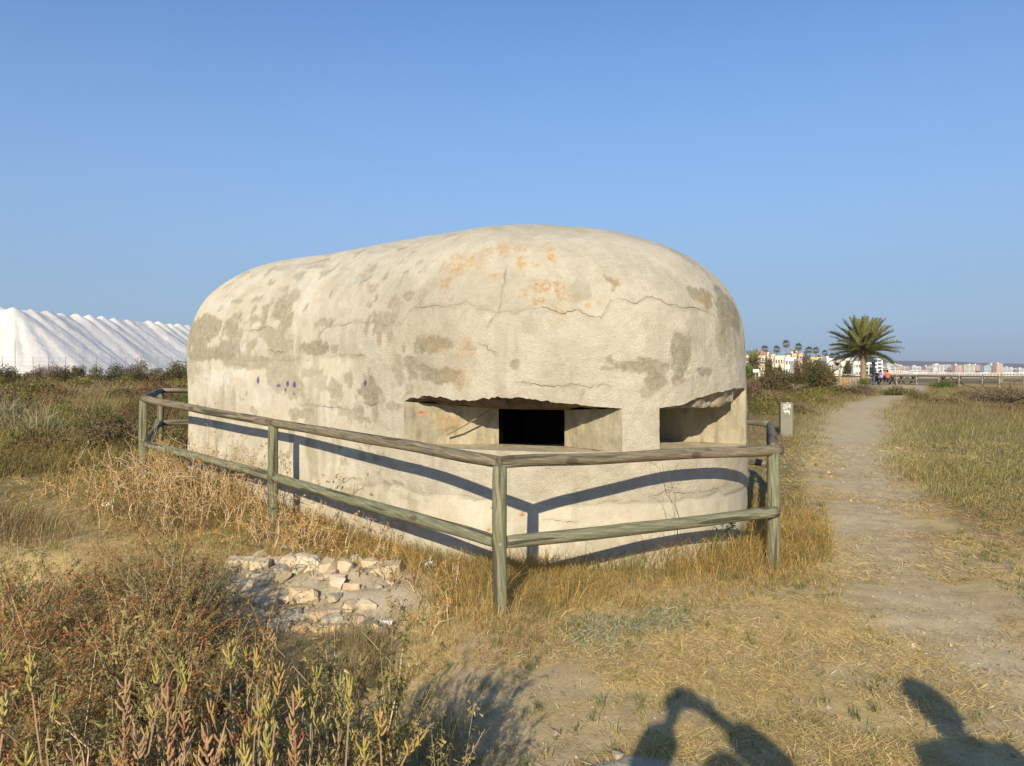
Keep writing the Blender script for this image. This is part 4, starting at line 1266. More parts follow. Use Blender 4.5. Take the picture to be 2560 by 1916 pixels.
def single_weed(name, px, py, h, label, cat, seed, cols=DRY, heads=True, order=2, spread=.7, leafcol=None, r0=.004):
    global rng
    keep = rng; rng = np.random.default_rng(seed)
    x, y, z = px, py, float(g(px, py))
    r = weed_segments((0, 0, 0), h, r0, spread, cols, order)
    root = empty(name, (x, y, z), label, cat)
    tw = twigs(r[0], r[1], np.array(r[2]) + .0006, np.array(r[3]) + .0005, r[4])
    mobj('stem', np_mesh('stem', tw[0], [tw[1]], M['twig'], col=tw[2]), root)
    tips = np.array(r[5])
    if heads:
        if leafcol is None:
            for tp in tips:
                V, F, c = leaf_tris(np.repeat(tp[None], 7, 0) + rng.normal(0, .010, (7, 3)), rng.uniform(.014, .032, 7), palette(7, [(.42,.22,.06),(.36,.19,.07),(.48,.30,.12)]), 1.5)
                mobj('seed_head', np_mesh('seed_head', V, F, M['leaf'], col=c), root)
        else:
            P = np.repeat(tips, 7, 0) + rng.normal(0, .012, (len(tips) * 7, 3))
            V, F, c = leaf_tris(P, rng.uniform(.014, .032, len(P)), palette(len(P), leafcol), 1.5)
            mobj('leaves', np_mesh('leaves', V, F, M['leaf'], col=c), root)['kind'] = 'stuff'
    rng = keep
single_weed('dry_thistle', -3.62, 8.95, .95, 'tallest dry thistle with orange seed head against the wall near the left fence corner', 'thistle', 1, order=1)
single_weed('dry_thistle', -1.78, 7.35, .62, 'dry brown thistle against the wall just right of the second fence post', 'thistle', 2, order=2)
single_weed('dry_thistle', -1.42, 7.03, .58, 'dry thistle with orange heads midway along the left wall', 'thistle', 3, order=2)
single_weed('dry_weed_stem', 1.20, 5.98, .85, 'thin dark branching weed stem before the front wall between the rails', 'weed', 5, cols=[(.12,.09,.06),(.16,.11,.07)], heads=False, order=2, r0=.003)
single_weed('green_weed', 1.62, 6.1, .42, 'small green weed at the foot of the front wall near the right post', 'weed', 6, cols=[(.16,.17,.06)], leafcol=[(.10,.14,.04),(.14,.18,.05),(.08,.11,.035)], order=2, r0=.003)

# ------------------------------------------------------------------ bushes of the near left corner
def bush(name, x, y, R, Hh, nstem, nleaf, woods, leaves, label, cat, group=None, seed=0, leaf=(.011, .026), thick=.003, elong=3.0, droop=.2):
    global rng
    keep = rng; rng = np.random.default_rng(seed)
    z = float(g(x, y))
    root = empty(name, (x, y, z - .02), label, cat, group)
    ns = 6
    az = rng.uniform(0, 6.283, nstem); out = R * rng.random(nstem) ** .55; top = Hh * rng.uniform(.55, 1.2, nstem) * (1 - .45 * (out / R) ** 2)
    t = np.linspace(0, 1, ns + 1)[None]
    b0 = .18 * R
    r = b0 * rng.random((nstem, 1)) + out[:, None] * t ** 1.1
    zz = top[:, None] * (t ** .85) - droop * Hh * (t ** 4) * (out / R)[:, None]
    jit = rng.normal(0, .02, (nstem, ns + 1)) * t
    X = np.cos(az)[:, None] * r + jit; Y = np.sin(az)[:, None] * r + rng.normal(0, .02, (nstem, ns + 1)) * t
    P = np.stack([X, Y, zz], -1)
    rad = thick * (1 - .75 * t) + .0007
    col = palette(nstem, woods)
    P0 = P[:, :-1].reshape(-1, 3); P1 = P[:, 1:].reshape(-1, 3)
    R0 = np.broadcast_to(rad[:, :-1], (nstem, ns)).ravel(); R1 = np.broadcast_to(rad[:, 1:], (nstem, ns)).ravel()
    # side twigs
    nt2 = nstem * 9
    i = rng.integers(0, nstem, nt2); j = rng.integers(1, ns + 1, nt2)
    q0 = P[i, j]; sd_ = P[i, np.minimum(j + 1, ns)] - P[i, j - 1]; sd_ /= np.linalg.norm(sd_, axis=1, keepdims=True) + 1e-9
    dv = sd_ * 1.1 + rng.normal(0, .5, (nt2, 3)); dv[:, 2] += .25; dv /= np.linalg.norm(dv, axis=1, keepdims=True)
    ln = rng.uniform(.06, .2, nt2) * Hh / .6
    q1 = q0 + dv * ln[:, None]
    tw = twigs(np.concatenate([P0, q0]), np.concatenate([P1, q1]), np.r_[R0, np.full(nt2, thick * .4)], np.r_[R1, np.full(nt2, thick * .2)], np.concatenate([np.repeat(col, ns, 0), palette(nt2, woods)]))
    mobj('branches', np_mesh('branches', tw[0], [tw[1]], M['twig'], col=tw[2]), root)
    # leaves strung along the twigs
    k = rng.integers(0, nt2, nleaf); u = rng.random((nleaf, 1))
    Lp = q0[k] * (1 - u) + q1[k] * u + rng.normal(0, .008, (nleaf, 3))
    pick = rng.random(nt2)
    tone = pick[k]
    lc = np.asarray(leaves, float)[np.minimum((tone * len(leaves)).astype(int), len(leaves) - 1)] * (1.22, 1.12, 1.0) * (1 + rng.normal(0, .2, (nleaf, 1)))
    V, F, c = leaf_tris(Lp, rng.uniform(*leaf, nleaf), np.clip(lc, .01, .8), elong)
    mobj('foliage', np_mesh('foliage', V, F, M['leaf'], col=c), root)
    rng = keep
    return root
OLIVE = [(.17,.165,.07),(.22,.205,.09),(.28,.255,.12),(.20,.18,.075),(.35,.30,.16)]
RUST = [(.27,.16,.07),(.33,.19,.08),(.22,.18,.075),(.19,.18,.075),(.31,.25,.115),(.34,.14,.07),(.27,.20,.085)]
GREYG = [(.14,.15,.075),(.18,.19,.10),(.22,.22,.125),(.12,.13,.06)]
WOODS = [(.30,.22,.13),(.40,.30,.19),(.22,.15,.09),(.46,.37,.25)]
BUSHES = [(-3.15,5.0,.62,.62,OLIVE,'olive brown sea blite bush at the left edge, furthest back of the near bushes'),
 (-2.45,5.05,.55,.66,RUST,'rusty tipped sea blite bush at the back, left of the dark green one'),
 (-2.08,4.72,.42,.70,GREYG,'dark grey green bush beside the stone bank'),
 (-2.75,4.05,.60,.66,RUST,'red brown sea blite bush at the left edge below the olive one'),
 (-1.95,3.95,.55,.66,RUST,'wide rust coloured bush in the middle of the near bushes'),
 (-1.55,3.75,.42,.52,OLIVE,'olive bush just below the stone bank'),
 (-2.15,3.1,.50,.58,RUST,'rusty bush behind the glasswort at the left edge'),
 (-1.35,2.95,.42,.46,OLIVE,'low dark olive bush behind the yellow glasswort'),
 (-1.72,2.45,.36,.50,OLIVE,'dark bush in the bottom left corner'),
 (-.72,2.75,.34,.30,OLIVE,'small low grey twiggy bush at the bottom, right of the glasswort'),
 (-1.28,1.98,.36,1.12,RUST,'rusty bush at the bottom edge left of the pink glasswort'),
 (-.98,2.02,.32,1.02,OLIVE,'olive bush at the bottom edge among the pink glasswort'),
 (-.70,2.08,.32,1.0,RUST,'brown olive bush at the bottom edge under the tall yellow glasswort'),
 (-.42,2.20,.28,.88,OLIVE,'grey olive bush at the bottom edge under the green glasswort'),
 (-1.62,2.05,.32,1.18,OLIVE,'dark bush filling the bottom left corner of the photo')]
for i, (x, y, R, Hh, lv, lab) in enumerate(BUSHES):
    bush('sea_blite_bush', x, y, R, Hh, 80 if y > 2.3 else 46, (17000 if Hh > .4 else 5000) if y > 2.3 else 19000, WOODS, lv, lab, 'bush', 'bushes in the near left corner', 300 + i)

# thin grass that grows up through the near bushes
n = 30000
x = rng.uniform(-3.6, -.2, n); y = rng.uniform(2.2, 6.0, n)
k = (rng.random(n) < sstep(-.3, .4, fbm(x * 1.5, y * 1.5, oct=3, seed=151))) & (STONEBANK(x, y) < .3) & ((x < -.8 - .0 * y) | (y < 3.4))
x, y = x[k], y[k]
p1 = blades(pts(x, y, -.01), rng.uniform(.12, .42, len(x)), rng.uniform(.0022, .0036, len(x)), rng.uniform(0, 6.28, len(x)), rng.uniform(.03, .45, len(x)), palette(len(x), [(.30,.24,.12),(.22,.19,.09),(.36,.30,.17),(.17,.16,.07),(.40,.28,.12)]), rng.uniform(.2, 1.0, len(x)))
stuff('bush_grass', [p1], M['grass'], 'thin dry grass growing up through the near bushes')

# glasswort: jointed fleshy spikes
def glasswort(tip, h, nbr, cols, woodh, label, seed, lean=(0, 0), group='glasswort plants in the near left corner'):
    rs = np.random.default_rng(seed)
    tx, ty, tz = tip
    z0 = float(g(tx, ty))
    root = empty('glasswort_plant', (tx - lean[0], ty - lean[1], z0), label, 'glasswort', group)
    Ht = tz - z0
    vs, f4s, f3s, cs, n = [], [], [], [], 0
    def spike(p, d, L, r, c, curve):
        nonlocal n
        k = max(6, int(L / .0075))
        t = np.linspace(0, 1, k)[:, None]
        up = np.array([0, 0, 1.0])
        P = p + d * L * t + up * curve * L * t * t
        R = r * (1 - .35 * t[:, 0] ** 2) * (1 + .10 * np.cos(np.arange(k) * np.pi))
        R[-1] *= .45; R[0] *= .6
        V, f4, f3 = tube_arrays(P, R, 6, True)
        cc = np.tile(np.array(c), (len(V), 1)) * (1 + rs.normal(0, .05, (len(V), 1)))
        vs.append(V); f4s.append(f4 + n); f3s.append(np.array(f3) + n); cs.append(cc); n += len(V)
    def shoot(top, base, nb):
        nonlocal vs, f4s, f3s, cs, n
        vs, f4s, f3s, cs, n = [], [], [], [], 0
        top, base = np.array(top), np.array(base)
        ax = top - base; L = np.linalg.norm(ax); ax /= L
        spike(top - ax * .075, ax, .055, .0032, cols[rs.integers(len(cols))], 0)
        az = rs.uniform(0, 6.28)
        for i in range(nb):
            f = 1 - (i + .7) / nb * 1.0
            p = base + (top - ax * .04 - base) * f
            for sgn in (0, np.pi):
                if rs.random() < .12: continue
                a = az + sgn + rs.normal(0, .3)
                hvec = np.array([math.cos(a), math.sin(a), rs.uniform(-.1, .7)])
                spike(p, hvec / np.linalg.norm(hvec) * .75, rs.uniform(.012, .029) * (1 - .2 * (1 - f)), rs.uniform(.0026, .0035), np.array(cols[rs.integers(len(cols))]) * rs.uniform(.85, 1.15), 1.0)
            az += np.pi / 2 + rs.normal(0, .2)
        me = np_mesh('shoot', np.concatenate(vs), [np.concatenate(f4s), np.concatenate(f3s)], M['succulent'], col=np.clip(np.concatenate(cs), .01, .8), smooth=True)
        mobj('shoot', me, root)
    pinkish = len(cols) == 4 and cols[0][0] > 1.45 * cols[0][1]
    if not pinkish: h = min(h, rs.uniform(.07, .13)); nbr = max(1, nbr - 1)
    base0 = np.array([0, 0, 0.0]); top0 = np.array([lean[0], lean[1], Ht])
    P0, P1, R0, R1, C_ = [], [], [], [], []
    def wood(a, b, r):
        m = 5
        pts_ = [np.array(a) + (np.array(b) - np.array(a)) * i / m + (rs.normal(0, .008, 3) if 0 < i < m else 0) for i in range(m + 1)]
        for i in range(m):
            P0.append(pts_[i]); P1.append(pts_[i + 1]); R0.append(r * (1 - .1 * i)); R1.append(r * (1 - .1 * (i + 1))); C_.append((.26 * rs.uniform(.8, 1.2), .20, .13))
    sb = base0 + (top0 - base0) * (1 - h / Ht)
    wood(base0, top0 - (top0 - base0) * .1, .0045)
    shoot(top0, sb, max(3, int(h / .015)))
    for i in range(max(2, nbr)):
        a = rs.uniform(0, 6.28); rr = rs.uniform(.03, .14)
        f = rs.uniform(.3, .75)
        b = base0 + (top0 - base0) * f
        tp = b + np.array([math.cos(a) * rr, math.sin(a) * rr, rs.uniform(.3, .92) * Ht * (1 - f)])
        wood(b, tp, .003)
        hh = min(h * rs.uniform(.5, 1.0), np.linalg.norm(tp - b) * .9)
        shoot(tp, b + (tp - b) * (1 - hh / np.linalg.norm(tp - b)), max(2, int(hh / .016)))
    tw = twigs(P0, P1, np.array(R0), np.array(R1), np.array(C_))
    mobj('stem', np_mesh('stem', tw[0], [tw[1]], M['twig'], col=tw[2]), root)
YG = [(.42,.35,.10),(.36,.32,.10),(.46,.37,.13),(.31,.29,.10)]
YO = [(.44,.32,.11),(.48,.31,.13),(.38,.31,.10)]
PK = [(.40,.235,.14),(.45,.28,.165),(.34,.19,.11),(.42,.30,.15)]
RD = [(.40,.12,.07),(.34,.13,.07)]
GN = [(.34,.32,.12),(.42,.37,.14),(.29,.28,.11),(.46,.38,.14)]
GW = [((865,950),1.95,.24,6,YG,'yellow green glasswort with a slim tip, left of the tall yellow clump'),
 ((1010,935),2.0,.26,5,YG,'narrow yellow green glasswort between the slim tip and the tall clump'),
 ((1270,852),2.0,.30,7,YG,'tallest bright yellow glasswort clump, its main spike upright'),
 ((1372,872),2.05,.22,5,YO,'yellow glasswort right of the tallest spike with many side fingers'),
 ((1420,880),2.1,.20,4,YO,'yellow orange glasswort below the tan topped stem'),
 ((1490,798),2.15,.24,3,[(.42,.28,.16),(.46,.33,.18)],'tan brown dry topped glasswort, highest of the clump'),
 ((1550,950),1.95,.26,6,YO,'orange yellow glasswort at the right side of the clump'),
 ((1752,985),2.0,.16,4,YG,'pale yellow glasswort tip bending left, right of the clump'),
 ((1885,1025),1.95,.16,6,GN,'green glasswort near the right end of the row'),
 ((1932,1045),1.98,.14,4,YG,'small yellow glasswort at the right end of the row'),
 ((1720,1145),1.8,.26,8,GN,'broad grassy green glasswort with long upright fingers'),
 ((160,905),2.0,.16,3,YG,'yellow green glasswort tip alone near the left edge'),
 ((18,895),1.95,.18,3,YG,'yellow glasswort cut by the left edge'),
 ((145,1405),1.62,.14,6,YG,'bright yellow green glasswort low in the left corner'),
 ((430,1508),1.6,.08,2,YG,'tiny yellow glasswort at the bottom edge'),
 ((700,1035),1.72,.36,6,PK,'tall pink brown glasswort left of the yellow clump'),
 ((930,1085),1.75,.26,4,PK,'dusky pink glasswort beside the yellow spikes'),
 ((1012,1230),1.68,.26,5,PK,'pink glasswort with yellow lower fingers at the bottom centre of the clump'),
 ((1140,1285),1.7,.20,4,PK,'drooping salmon pink glasswort right of the pink ones'),
 ((1440,1168),1.8,.12,2,RD,'small red glasswort low in the clump'),
 ((1622,1130),1.85,.14,3,PK,'orange pink glasswort below the right side of the clump'),
 ((2105,1210),1.75,.10,2,YO,'single orange glasswort finger right of the row'),
 ((2010,1370),1.68,.12,3,YG,'yellow green glasswort low at the bottom right of the row'),
 ((1480,1290),1.7,.18,6,GN,'green yellow glasswort filling the bottom of the clump'),
 ((1250,1360),1.65,.16,5,YG,'short yellow glasswort at the bottom below the pink ones'),
 ((40,1110),1.85,.20,5,GN,'dull green glasswort at the left edge under the yellow one'),
 ((1100,1440),1.62,.14,4,PK,'short pink glasswort at the bottom edge'),
 ((760,1330),1.66,.16,5,[(.36,.26,.15),(.42,.30,.18)],'tan glasswort at the foot of the tall pink one')]
for i, ((cx, cy), d, h, nb, cols, lab) in enumerate(GW):
    tip = at(cx * .452, 1200 + cy * .452, d + .22 * math.sin(i * 2.7))
    glasswort(tip, h, nb, cols, 0, lab, 600 + i, lean=(rng.normal(0, .03), rng.normal(0, .04)))

# ------------------------------------------------------------------ salt heap and the fence before it
def salt_heap():
    Xs = np.arange(-300, -70, .75); Ys = np.arange(205, 640, .9)
    xx, yy = np.meshgrid(Xs, Ys)
    base = -3.0
    h = np.full(xx.shape, base)
    p0 = np.array([-163.6, 250.0]); p1 = np.array([-147.0, 349.0]); d = (p1 - p0) / np.linalg.norm(p1 - p0)
    rs = np.random.default_rng(5)
    peaks = []
    for i in range(44):
        p = p0 + d * 6.9 * i + rs.normal(0, .35, 2)
        peaks.append((p[0], p[1], 22.9 - .004 * i + rs.normal(0, .3)))
        for f_ in (.33, .66):
            q = p + d * 6.9 * f_; peaks.append((q[0], q[1], 22.0 + rs.normal(0, .2)))
    for i in range(1, 16):
        p = p0 + np.array([-7.2 * i, 1.2 * i]) + rs.normal(0, .4, 2)
        for f_ in (0, .33, .66):
            peaks.append((p[0] + 7.2 * f_, p[1], 22.9 - .8 * (f_ > 0) + rs.normal(0, .25)))
    for i in range(1, 16):
        for j in range(1, 36, 2):
            peaks.append((p0[0] - 7.2 * i + d[0] * 7 * j, p0[1] + 7 * j, 22.2 + rs.normal(0, .2)))
    for (a, b, z) in peaks:
        r = np.hypot(xx - a, yy - b)
        h = np.maximum(h, z + .25 - .71 * np.sqrt(r * r + .35))
    n1 = fbm(xx * .35, yy * .35, oct=4, seed=161)
    h = h + sstep(base + .2, base + 3, h) * (.16 * n1 + .10 * fbm(xx * 1.3, yy * 1.3, oct=2, seed=162))
    al = (xx - p0[0]) * d[0] + (yy - p0[1]) * d[1]; ac = (xx - p0[0]) * d[1] - (yy - p0[1]) * d[0]
    h = h + sstep(base + .2, base + 3, h) * sstep(0, 6, al) * .22 * vnoise(al * .55 + .02 * ac, ac * .05, seed=165)
    # runnels down the end cone
    ang = np.arctan2(yy - p0[1], xx - p0[0]); r = np.hypot(xx - p0[0], yy - p0[1])
    run = np.maximum(0, vnoise(ang * 9, r * .05, seed=163) - .15) * sstep(4, 12, r) * sstep(40, 24, r) * (ang < 0)
    h = h - .9 * run * sstep(base + .2, base + 3, h)
    keepc = h > base + .02
    V = np.stack([xx, yy, h], -1).reshape(-1, 3)
    nx = len(Xs)
    i = np.arange(len(Ys) - 1)[:, None] * nx; j = np.arange(nx - 1)[None]
    F = np.stack([i + j, i + j + 1, i + nx + j + 1, i + nx + j], -1).reshape(-1, 4)
    F = F[keepc.ravel()[F].any(1)]
    used = np.zeros(len(V), bool); used[F] = True
    mp = np.cumsum(used) - 1
    m, nt, N, L, out = new_mat('sea_salt')
    b = principled(nt, out, .8, .3)
    L.new(ramp(nt, noise(nt, .25, 6, .7, objcoord(nt)), [(.3, (.74, .705, .64)), (.6, (.80, .77, .71))]), b.inputs['Base Color'])
    bump(nt, noise(nt, .9, 6, .75, objcoord(nt)), .45, .6, b)
    tag(mobj('salt_heap', np_mesh('salt_heap', V[used], [mp[F]], m, smooth=True)), 'huge white heap of harvested sea salt with a scalloped ridge', 'salt heap')
salt_heap()

wf = empty('wire_fence', (-50, 95, float(g(-50, 95))), 'thin wire fence with slim posts in front of the white salt heap', 'fence')
gz = float(g(-50, 95))
WIRES = []
for cx in (20, 130, 285, 420, 565, 715, 833, 960, 1085, 1215, 1355, 1480, 1600):
    xw = (.29 * cx - 1280) / FPX * 95
    mb = MB(); mb.tube([(xw + 50, 0, float(g(xw, 95)) - gz - .2), (xw + 50, 0, 3.35 - gz + (2.0 if cx == 130 else 0))], [.035, .03], 6)
    mb.build('post', M['metal'], wf)
for zz in (3.25, 2.75, 2.2, 1.6):
    mb = MB(); mb.tube([(-18, 0, zz - gz), (20, 0, zz - gz), (60, 0, zz - gz)], [.009] * 3, 4); mb.build('wire', M['metal'], wf)

# ------------------------------------------------------------------ shrubs
def shrub(name, x, y, R, Hh, n, cols, label, cat='shrub', group=None, seed=0, size=(.10, .2), z=None, flat=1.0, wood=(.10, .07, .05), nb=20):
    global rng
    keep = rng; rng = np.random.default_rng(seed)
    z = float(g(x, y)) if z is None else z
    root = empty(name, (x, y, z), label, cat, group)
    nl = 9
    la = rng.uniform(0, 6.283, nl); lr = R * rng.uniform(.15, .72, nl); lz = Hh * rng.uniform(.35, .72, nl); ls = rng.uniform(.26, .5, nl); lz *= rng.uniform(.6, 1.15, nl)
    k = rng.integers(0, nl, n)
    v = rng.normal(size=(n, 3)); v /= np.linalg.norm(v, axis=1, keepdims=True)
    v *= (rng.random((n, 1)) ** .4)
    P = np.stack([np.cos(la[k]) * lr[k] + v[:, 0] * ls[k] * R, np.sin(la[k]) * lr[k] + v[:, 1] * ls[k] * R, lz[k] + v[:, 2] * ls[k] * Hh], 1)
    P[:, 2] = np.maximum(P[:, 2], .02)
    tone = rng.random(nl)[k]
    lc = np.asarray(cols, float)[np.minimum((tone * len(cols)).astype(int), len(cols) - 1)] * (1 + rng.normal(0, .2, (n, 1)))
    V, F, c = leaf_tris(P, rng.uniform(*size, n), np.clip(lc, .01, .7), 2.4)
    mobj('foliage', np_mesh('foliage', V, F, M['leaf'], col=c), root)
    P0, P1 = [], []
    for i in range(nb):
        q = rng.integers(0, nl)
        a = np.array([rng.normal(0, .1 * R), rng.normal(0, .1 * R), 0])
        e = np.array([math.cos(la[q]) * lr[q], math.sin(la[q]) * lr[q], lz[q]]) + rng.normal(0, .35, 3) * R * ls[q]
        e[2] = abs(e[2]) + .2 * Hh
        mdl = (a + e) / 2 + rng.normal(0, .08 * R, 3)
        P0 += [a, mdl]; P1 += [mdl, e]
    r0 = .012 * max(.5, R)
    tw = twigs(P0, P1, np.tile([r0, r0 * .7], nb), np.tile([r0 * .7, r0 * .3], nb), palette(2 * nb, [wood]))
    mobj('branches', np_mesh('branches', tw[0], [tw[1]], M['twig'], col=tw[2]), root)
    rng = keep
    return root
DKB = [(.12,.10,.05),(.15,.125,.06),(.18,.145,.08),(.10,.09,.04)]
DKG = [(.095,.105,.04),(.13,.13,.05),(.08,.09,.035),(.15,.14,.06)]
GRB = [(.22,.18,.13),(.27,.22,.16),(.19,.15,.11),(.24,.19,.13)]
SH = [((40,640),62,3.2,1.45,DKB,'dark brown shrub at the far left edge before the salt heap'),
 ((310,655),64,2.7,1.4,GRB,'greyish leafless shrub left of centre before the salt heap'),
 ((470,650),63,3.0,1.5,GRB,'greyish brown shrub with a fine twiggy top before the salt heap'),
 ((590,690),55,2.2,1.3,DKB,'dark brown shrub standing lower in front of the greyish ones'),
 ((672,650),66,1.6,1.35,DKB,'small dark shrub just right of the greyish ones'),
 ((940,630),60,3.3,1.75,DKG,'dark green shrub, the greenest before the salt heap'),
 ((1130,625),64,3.2,1.95,GRB,'tall brown grey shrub behind the dark green one'),
 ((1240,670),58,2.2,1.2,DKB,'low brown shrub right of the dark green one'),
 ((1440,655),58,3.0,1.5,DKB,'dark shrub left of the bunker edge'),
 ((1580,640),60,3.0,1.8,DKB,'dark shrub touching the left edge of the bunker')]
for i, ((cx, cy), d, R, Hh, cols, lab) in enumerate(SH):
    x, y, _ = at(.29 * cx, 720 + .29 * cy, d)
    shrub('shrub', x, y, R * .46, Hh, 2600, cols, lab, 'shrub', 'shrubs before the salt heap', 700 + i, (.07, .17))

# fan of pale long grass in the left meadow, and its neighbours
def tussock(x, y, h, n, cols, label, seed, spread=.9, group='grass tussocks in the left meadow'):
    global rng
    keep = rng; rng = np.random.default_rng(seed)
    z = float(g(x, y))
    P = np.stack([rng.normal(0, .12, n), rng.normal(0, .12, n), np.full(n, -.02)], 1)
    V, F, c = blades(P, h * rng.uniform(.5, 1.15, n), rng.uniform(.008, .013, n) * max(1, y / 12), rng.uniform(0, 6.28, n), np.abs(rng.normal(0, .45 * spread, n)), palette(n, cols), rng.uniform(.2, .9, n))
    tag(mobj('grass_tussock', np_mesh('grass_tussock', V, F, M['grass'], col=c), None, (x, y, z)), label, 'grass tussock', group)
    rng = keep
PALE = [(.46,.40,.24),(.38,.33,.19),(.52,.46,.30),(.30,.28,.13)]
tussock(-10.4, 15.6, 1.0, 300, PALE, 'large pale fan of long grass at the left edge of the meadow', 1, 1.2)
tussock(-9.2, 15.0, .8, 220, PALE, 'pale grass tussock just right of the large fan', 2, 1.0)
tussock(-8.3, 13.0, .65, 220, [(.26,.23,.11),(.34,.29,.15),(.20,.18,.08)], 'olive brown tussock in the left meadow nearest the bare patch', 3)
tussock(-7.4, 15.8, .75, 220, [(.24,.22,.09),(.18,.17,.07),(.30,.25,.12)], 'dark olive tussock behind the bare patch left of the fence corner', 4)
tussock(-10.0, 18.5, .9, 240, [(.17,.18,.07),(.22,.22,.09),(.28,.25,.12)], 'green tussock behind the large pale fan', 5)
for i, (x, y, R, Hh, cols, lab) in enumerate([(-8.2, 17.0, .9, .75, [(.17,.09,.055),(.15,.12,.06),(.20,.11,.06)], 'reddish low shrub in the left meadow behind the tussocks'),
        (-7.2, 14.0, .8, .6, [(.12,.115,.05),(.16,.15,.07),(.10,.10,.04)], 'dark olive low shrub left of the fence corner'),
        (-9.4, 20.5, 1.2, .9, [(.11,.115,.045),(.14,.135,.06)], 'dark round shrub in the meadow behind the reddish one'),
        (-9.0, 25.5, 1.6, .85, [(.20,.20,.045),(.25,.235,.06),(.16,.165,.04)], 'bright yellow green low shrub in the middle of the left meadow'),
        (-12.5, 13.5, .8, .55, [(.15,.13,.06),(.20,.17,.09)], 'brown low shrub at the left edge before the pale fan'),
        (-6.6, 12.3, .5, .45, [(.22,.17,.10),(.18,.13,.08)], 'small brown twiggy shrub by the left fence corner')]):
    shrub('low_shrub', x, y, R, Hh, 2600, cols, lab, 'shrub', 'low shrubs in the left meadow', 730 + i, (.03, .07))

# brown and dark bushes between the bunker and the deck
x, y, _ = at(1952, 940, 47)
shrub('low_shrub', x, y, 1.7, 1.45, 8000, DKB, 'broad dark brown bush left of the palm and the slatted railing', 'shrub', None, 751, (.07, .16))
x, y, _ = at(2040, 940, 50)
shrub('low_shrub', x, y, 1.55, 2.1, 8000, [(.14,.12,.055),(.18,.14,.07),(.12,.125,.05),(.20,.14,.075)], 'tallest dark bush between the bunker and the palm', 'shrub', None, 752, (.07, .16))
x, y, _ = at(2070, 940, 52)
shrub('low_shrub', x, y, 1.0, 1.6, 5000, [(.12,.10,.05),(.15,.13,.07),(.10,.09,.04)], 'dark bush right beside the slatted railing', 'shrub', None, 753, (.07, .16))
x, y, _ = at(1900, 950, 50)
shrub('low_shrub', x, y, 3.4, 1.15, 3600, [(.13,.14,.045),(.16,.16,.055),(.19,.165,.07)], 'low olive shrub behind the small white sign', 'shrub', None, 754, (.07, .16))
x, y, _ = at(1990, 950, 54)
shrub('low_shrub', x, y, 4.0, 1.2, 3600, [(.13,.135,.045),(.18,.165,.06),(.10,.10,.04)], 'low olive shrub behind the dark bushes', 'shrub', None, 755, (.07, .16))
x, y, _ = at(1895, 975, 33)
shrub('low_shrub', x, y, 1.8, .95, 3200, [(.20,.14,.08),(.24,.17,.10),(.16,.115,.06)], 'rust brown scrub bush right beside the bunker edge', 'shrub', None, 756, (.05, .11))
x, y, _ = at(2150, 985, 41)
shrub('low_shrub', x, y, 2.1, .6, 3600, [(.19,.15,.10),(.23,.19,.125),(.15,.12,.075)], 'grey brown bush at the bend of the path before the palm', 'shrub', None, 757, (.05, .12))
x, y, _ = at(2240, 985, 42)
shrub('low_shrub', x, y, 1.2, .5, 2200, [(.13,.135,.05),(.17,.16,.07)], 'small olive bush on the left edge of the path bend', 'shrub', None, 758, (.05, .12))
x, y, _ = at(2352, 968, 56)
shrub('low_shrub', x, y, 1.7, .6, 2600, [(.09,.14,.035),(.12,.17,.045),(.16,.17,.05)], 'bright green low shrub beside the sandy opening of the path', 'shrub', None, 759, (.05, .12))
x, y, _ = at(2165, 955, 60)
shrub('low_shrub', x, y, 1.0, .8, 1500, [(.12,.15,.035),(.16,.18,.05)], 'yellow green shrub at the foot of the palm', 'shrub', None, 760, (.05, .12))
x, y, _ = at(2525, 985, 36)
shrub('low_shrub', x, y, 2.6, .8, 4200, [(.19,.14,.09),(.22,.17,.11),(.15,.115,.07)], 'purplish brown heathy bush at the right edge of the field', 'shrub', None, 761, (.05, .11))
x, y, _ = at(2310, 995, 34)
shrub('low_shrub', x, y, .8, .6, 1400, [(.17,.14,.07),(.21,.175,.09)], 'small brown bush on the right edge of the path bend', 'shrub', None, 762, (.04, .09))
for i, (px, py, lab) in enumerate([(2120, 985, 'pale dead branches lying in scrub before the palm'), (1985, 972, 'bleached dead branch in front of the dark bushes')]):
    d = 40 - 2 * i
    x, y, _ = at(px, py, d)
    acc = [[] for _ in range(5)]
    for q in range(9):
        r = weed_segments((0, 0, .05), rng.uniform(.5, 1.0), .013, 1.0, [(.36,.30,.21),(.30,.24,.16)], 1)
        for k in range(5): acc[k] += r[k]
    acc[0] = np.array(acc[0]) * (1.6, 1.2, .4) + (0, 0, .1); acc[1] = np.array(acc[1]) * (1.6, 1.2, .4) + (0, 0, .1)
    tw = twigs(acc[0], acc[1], np.array(acc[2]), np.array(acc[3]), acc[4])
    tag(mobj('dead_branches', np_mesh('dead_branches', tw[0], [tw[1]], M['twig'], col=tw[2]), None, (x, y, float(g(x, y)) + .25)), lab, 'dead branches')

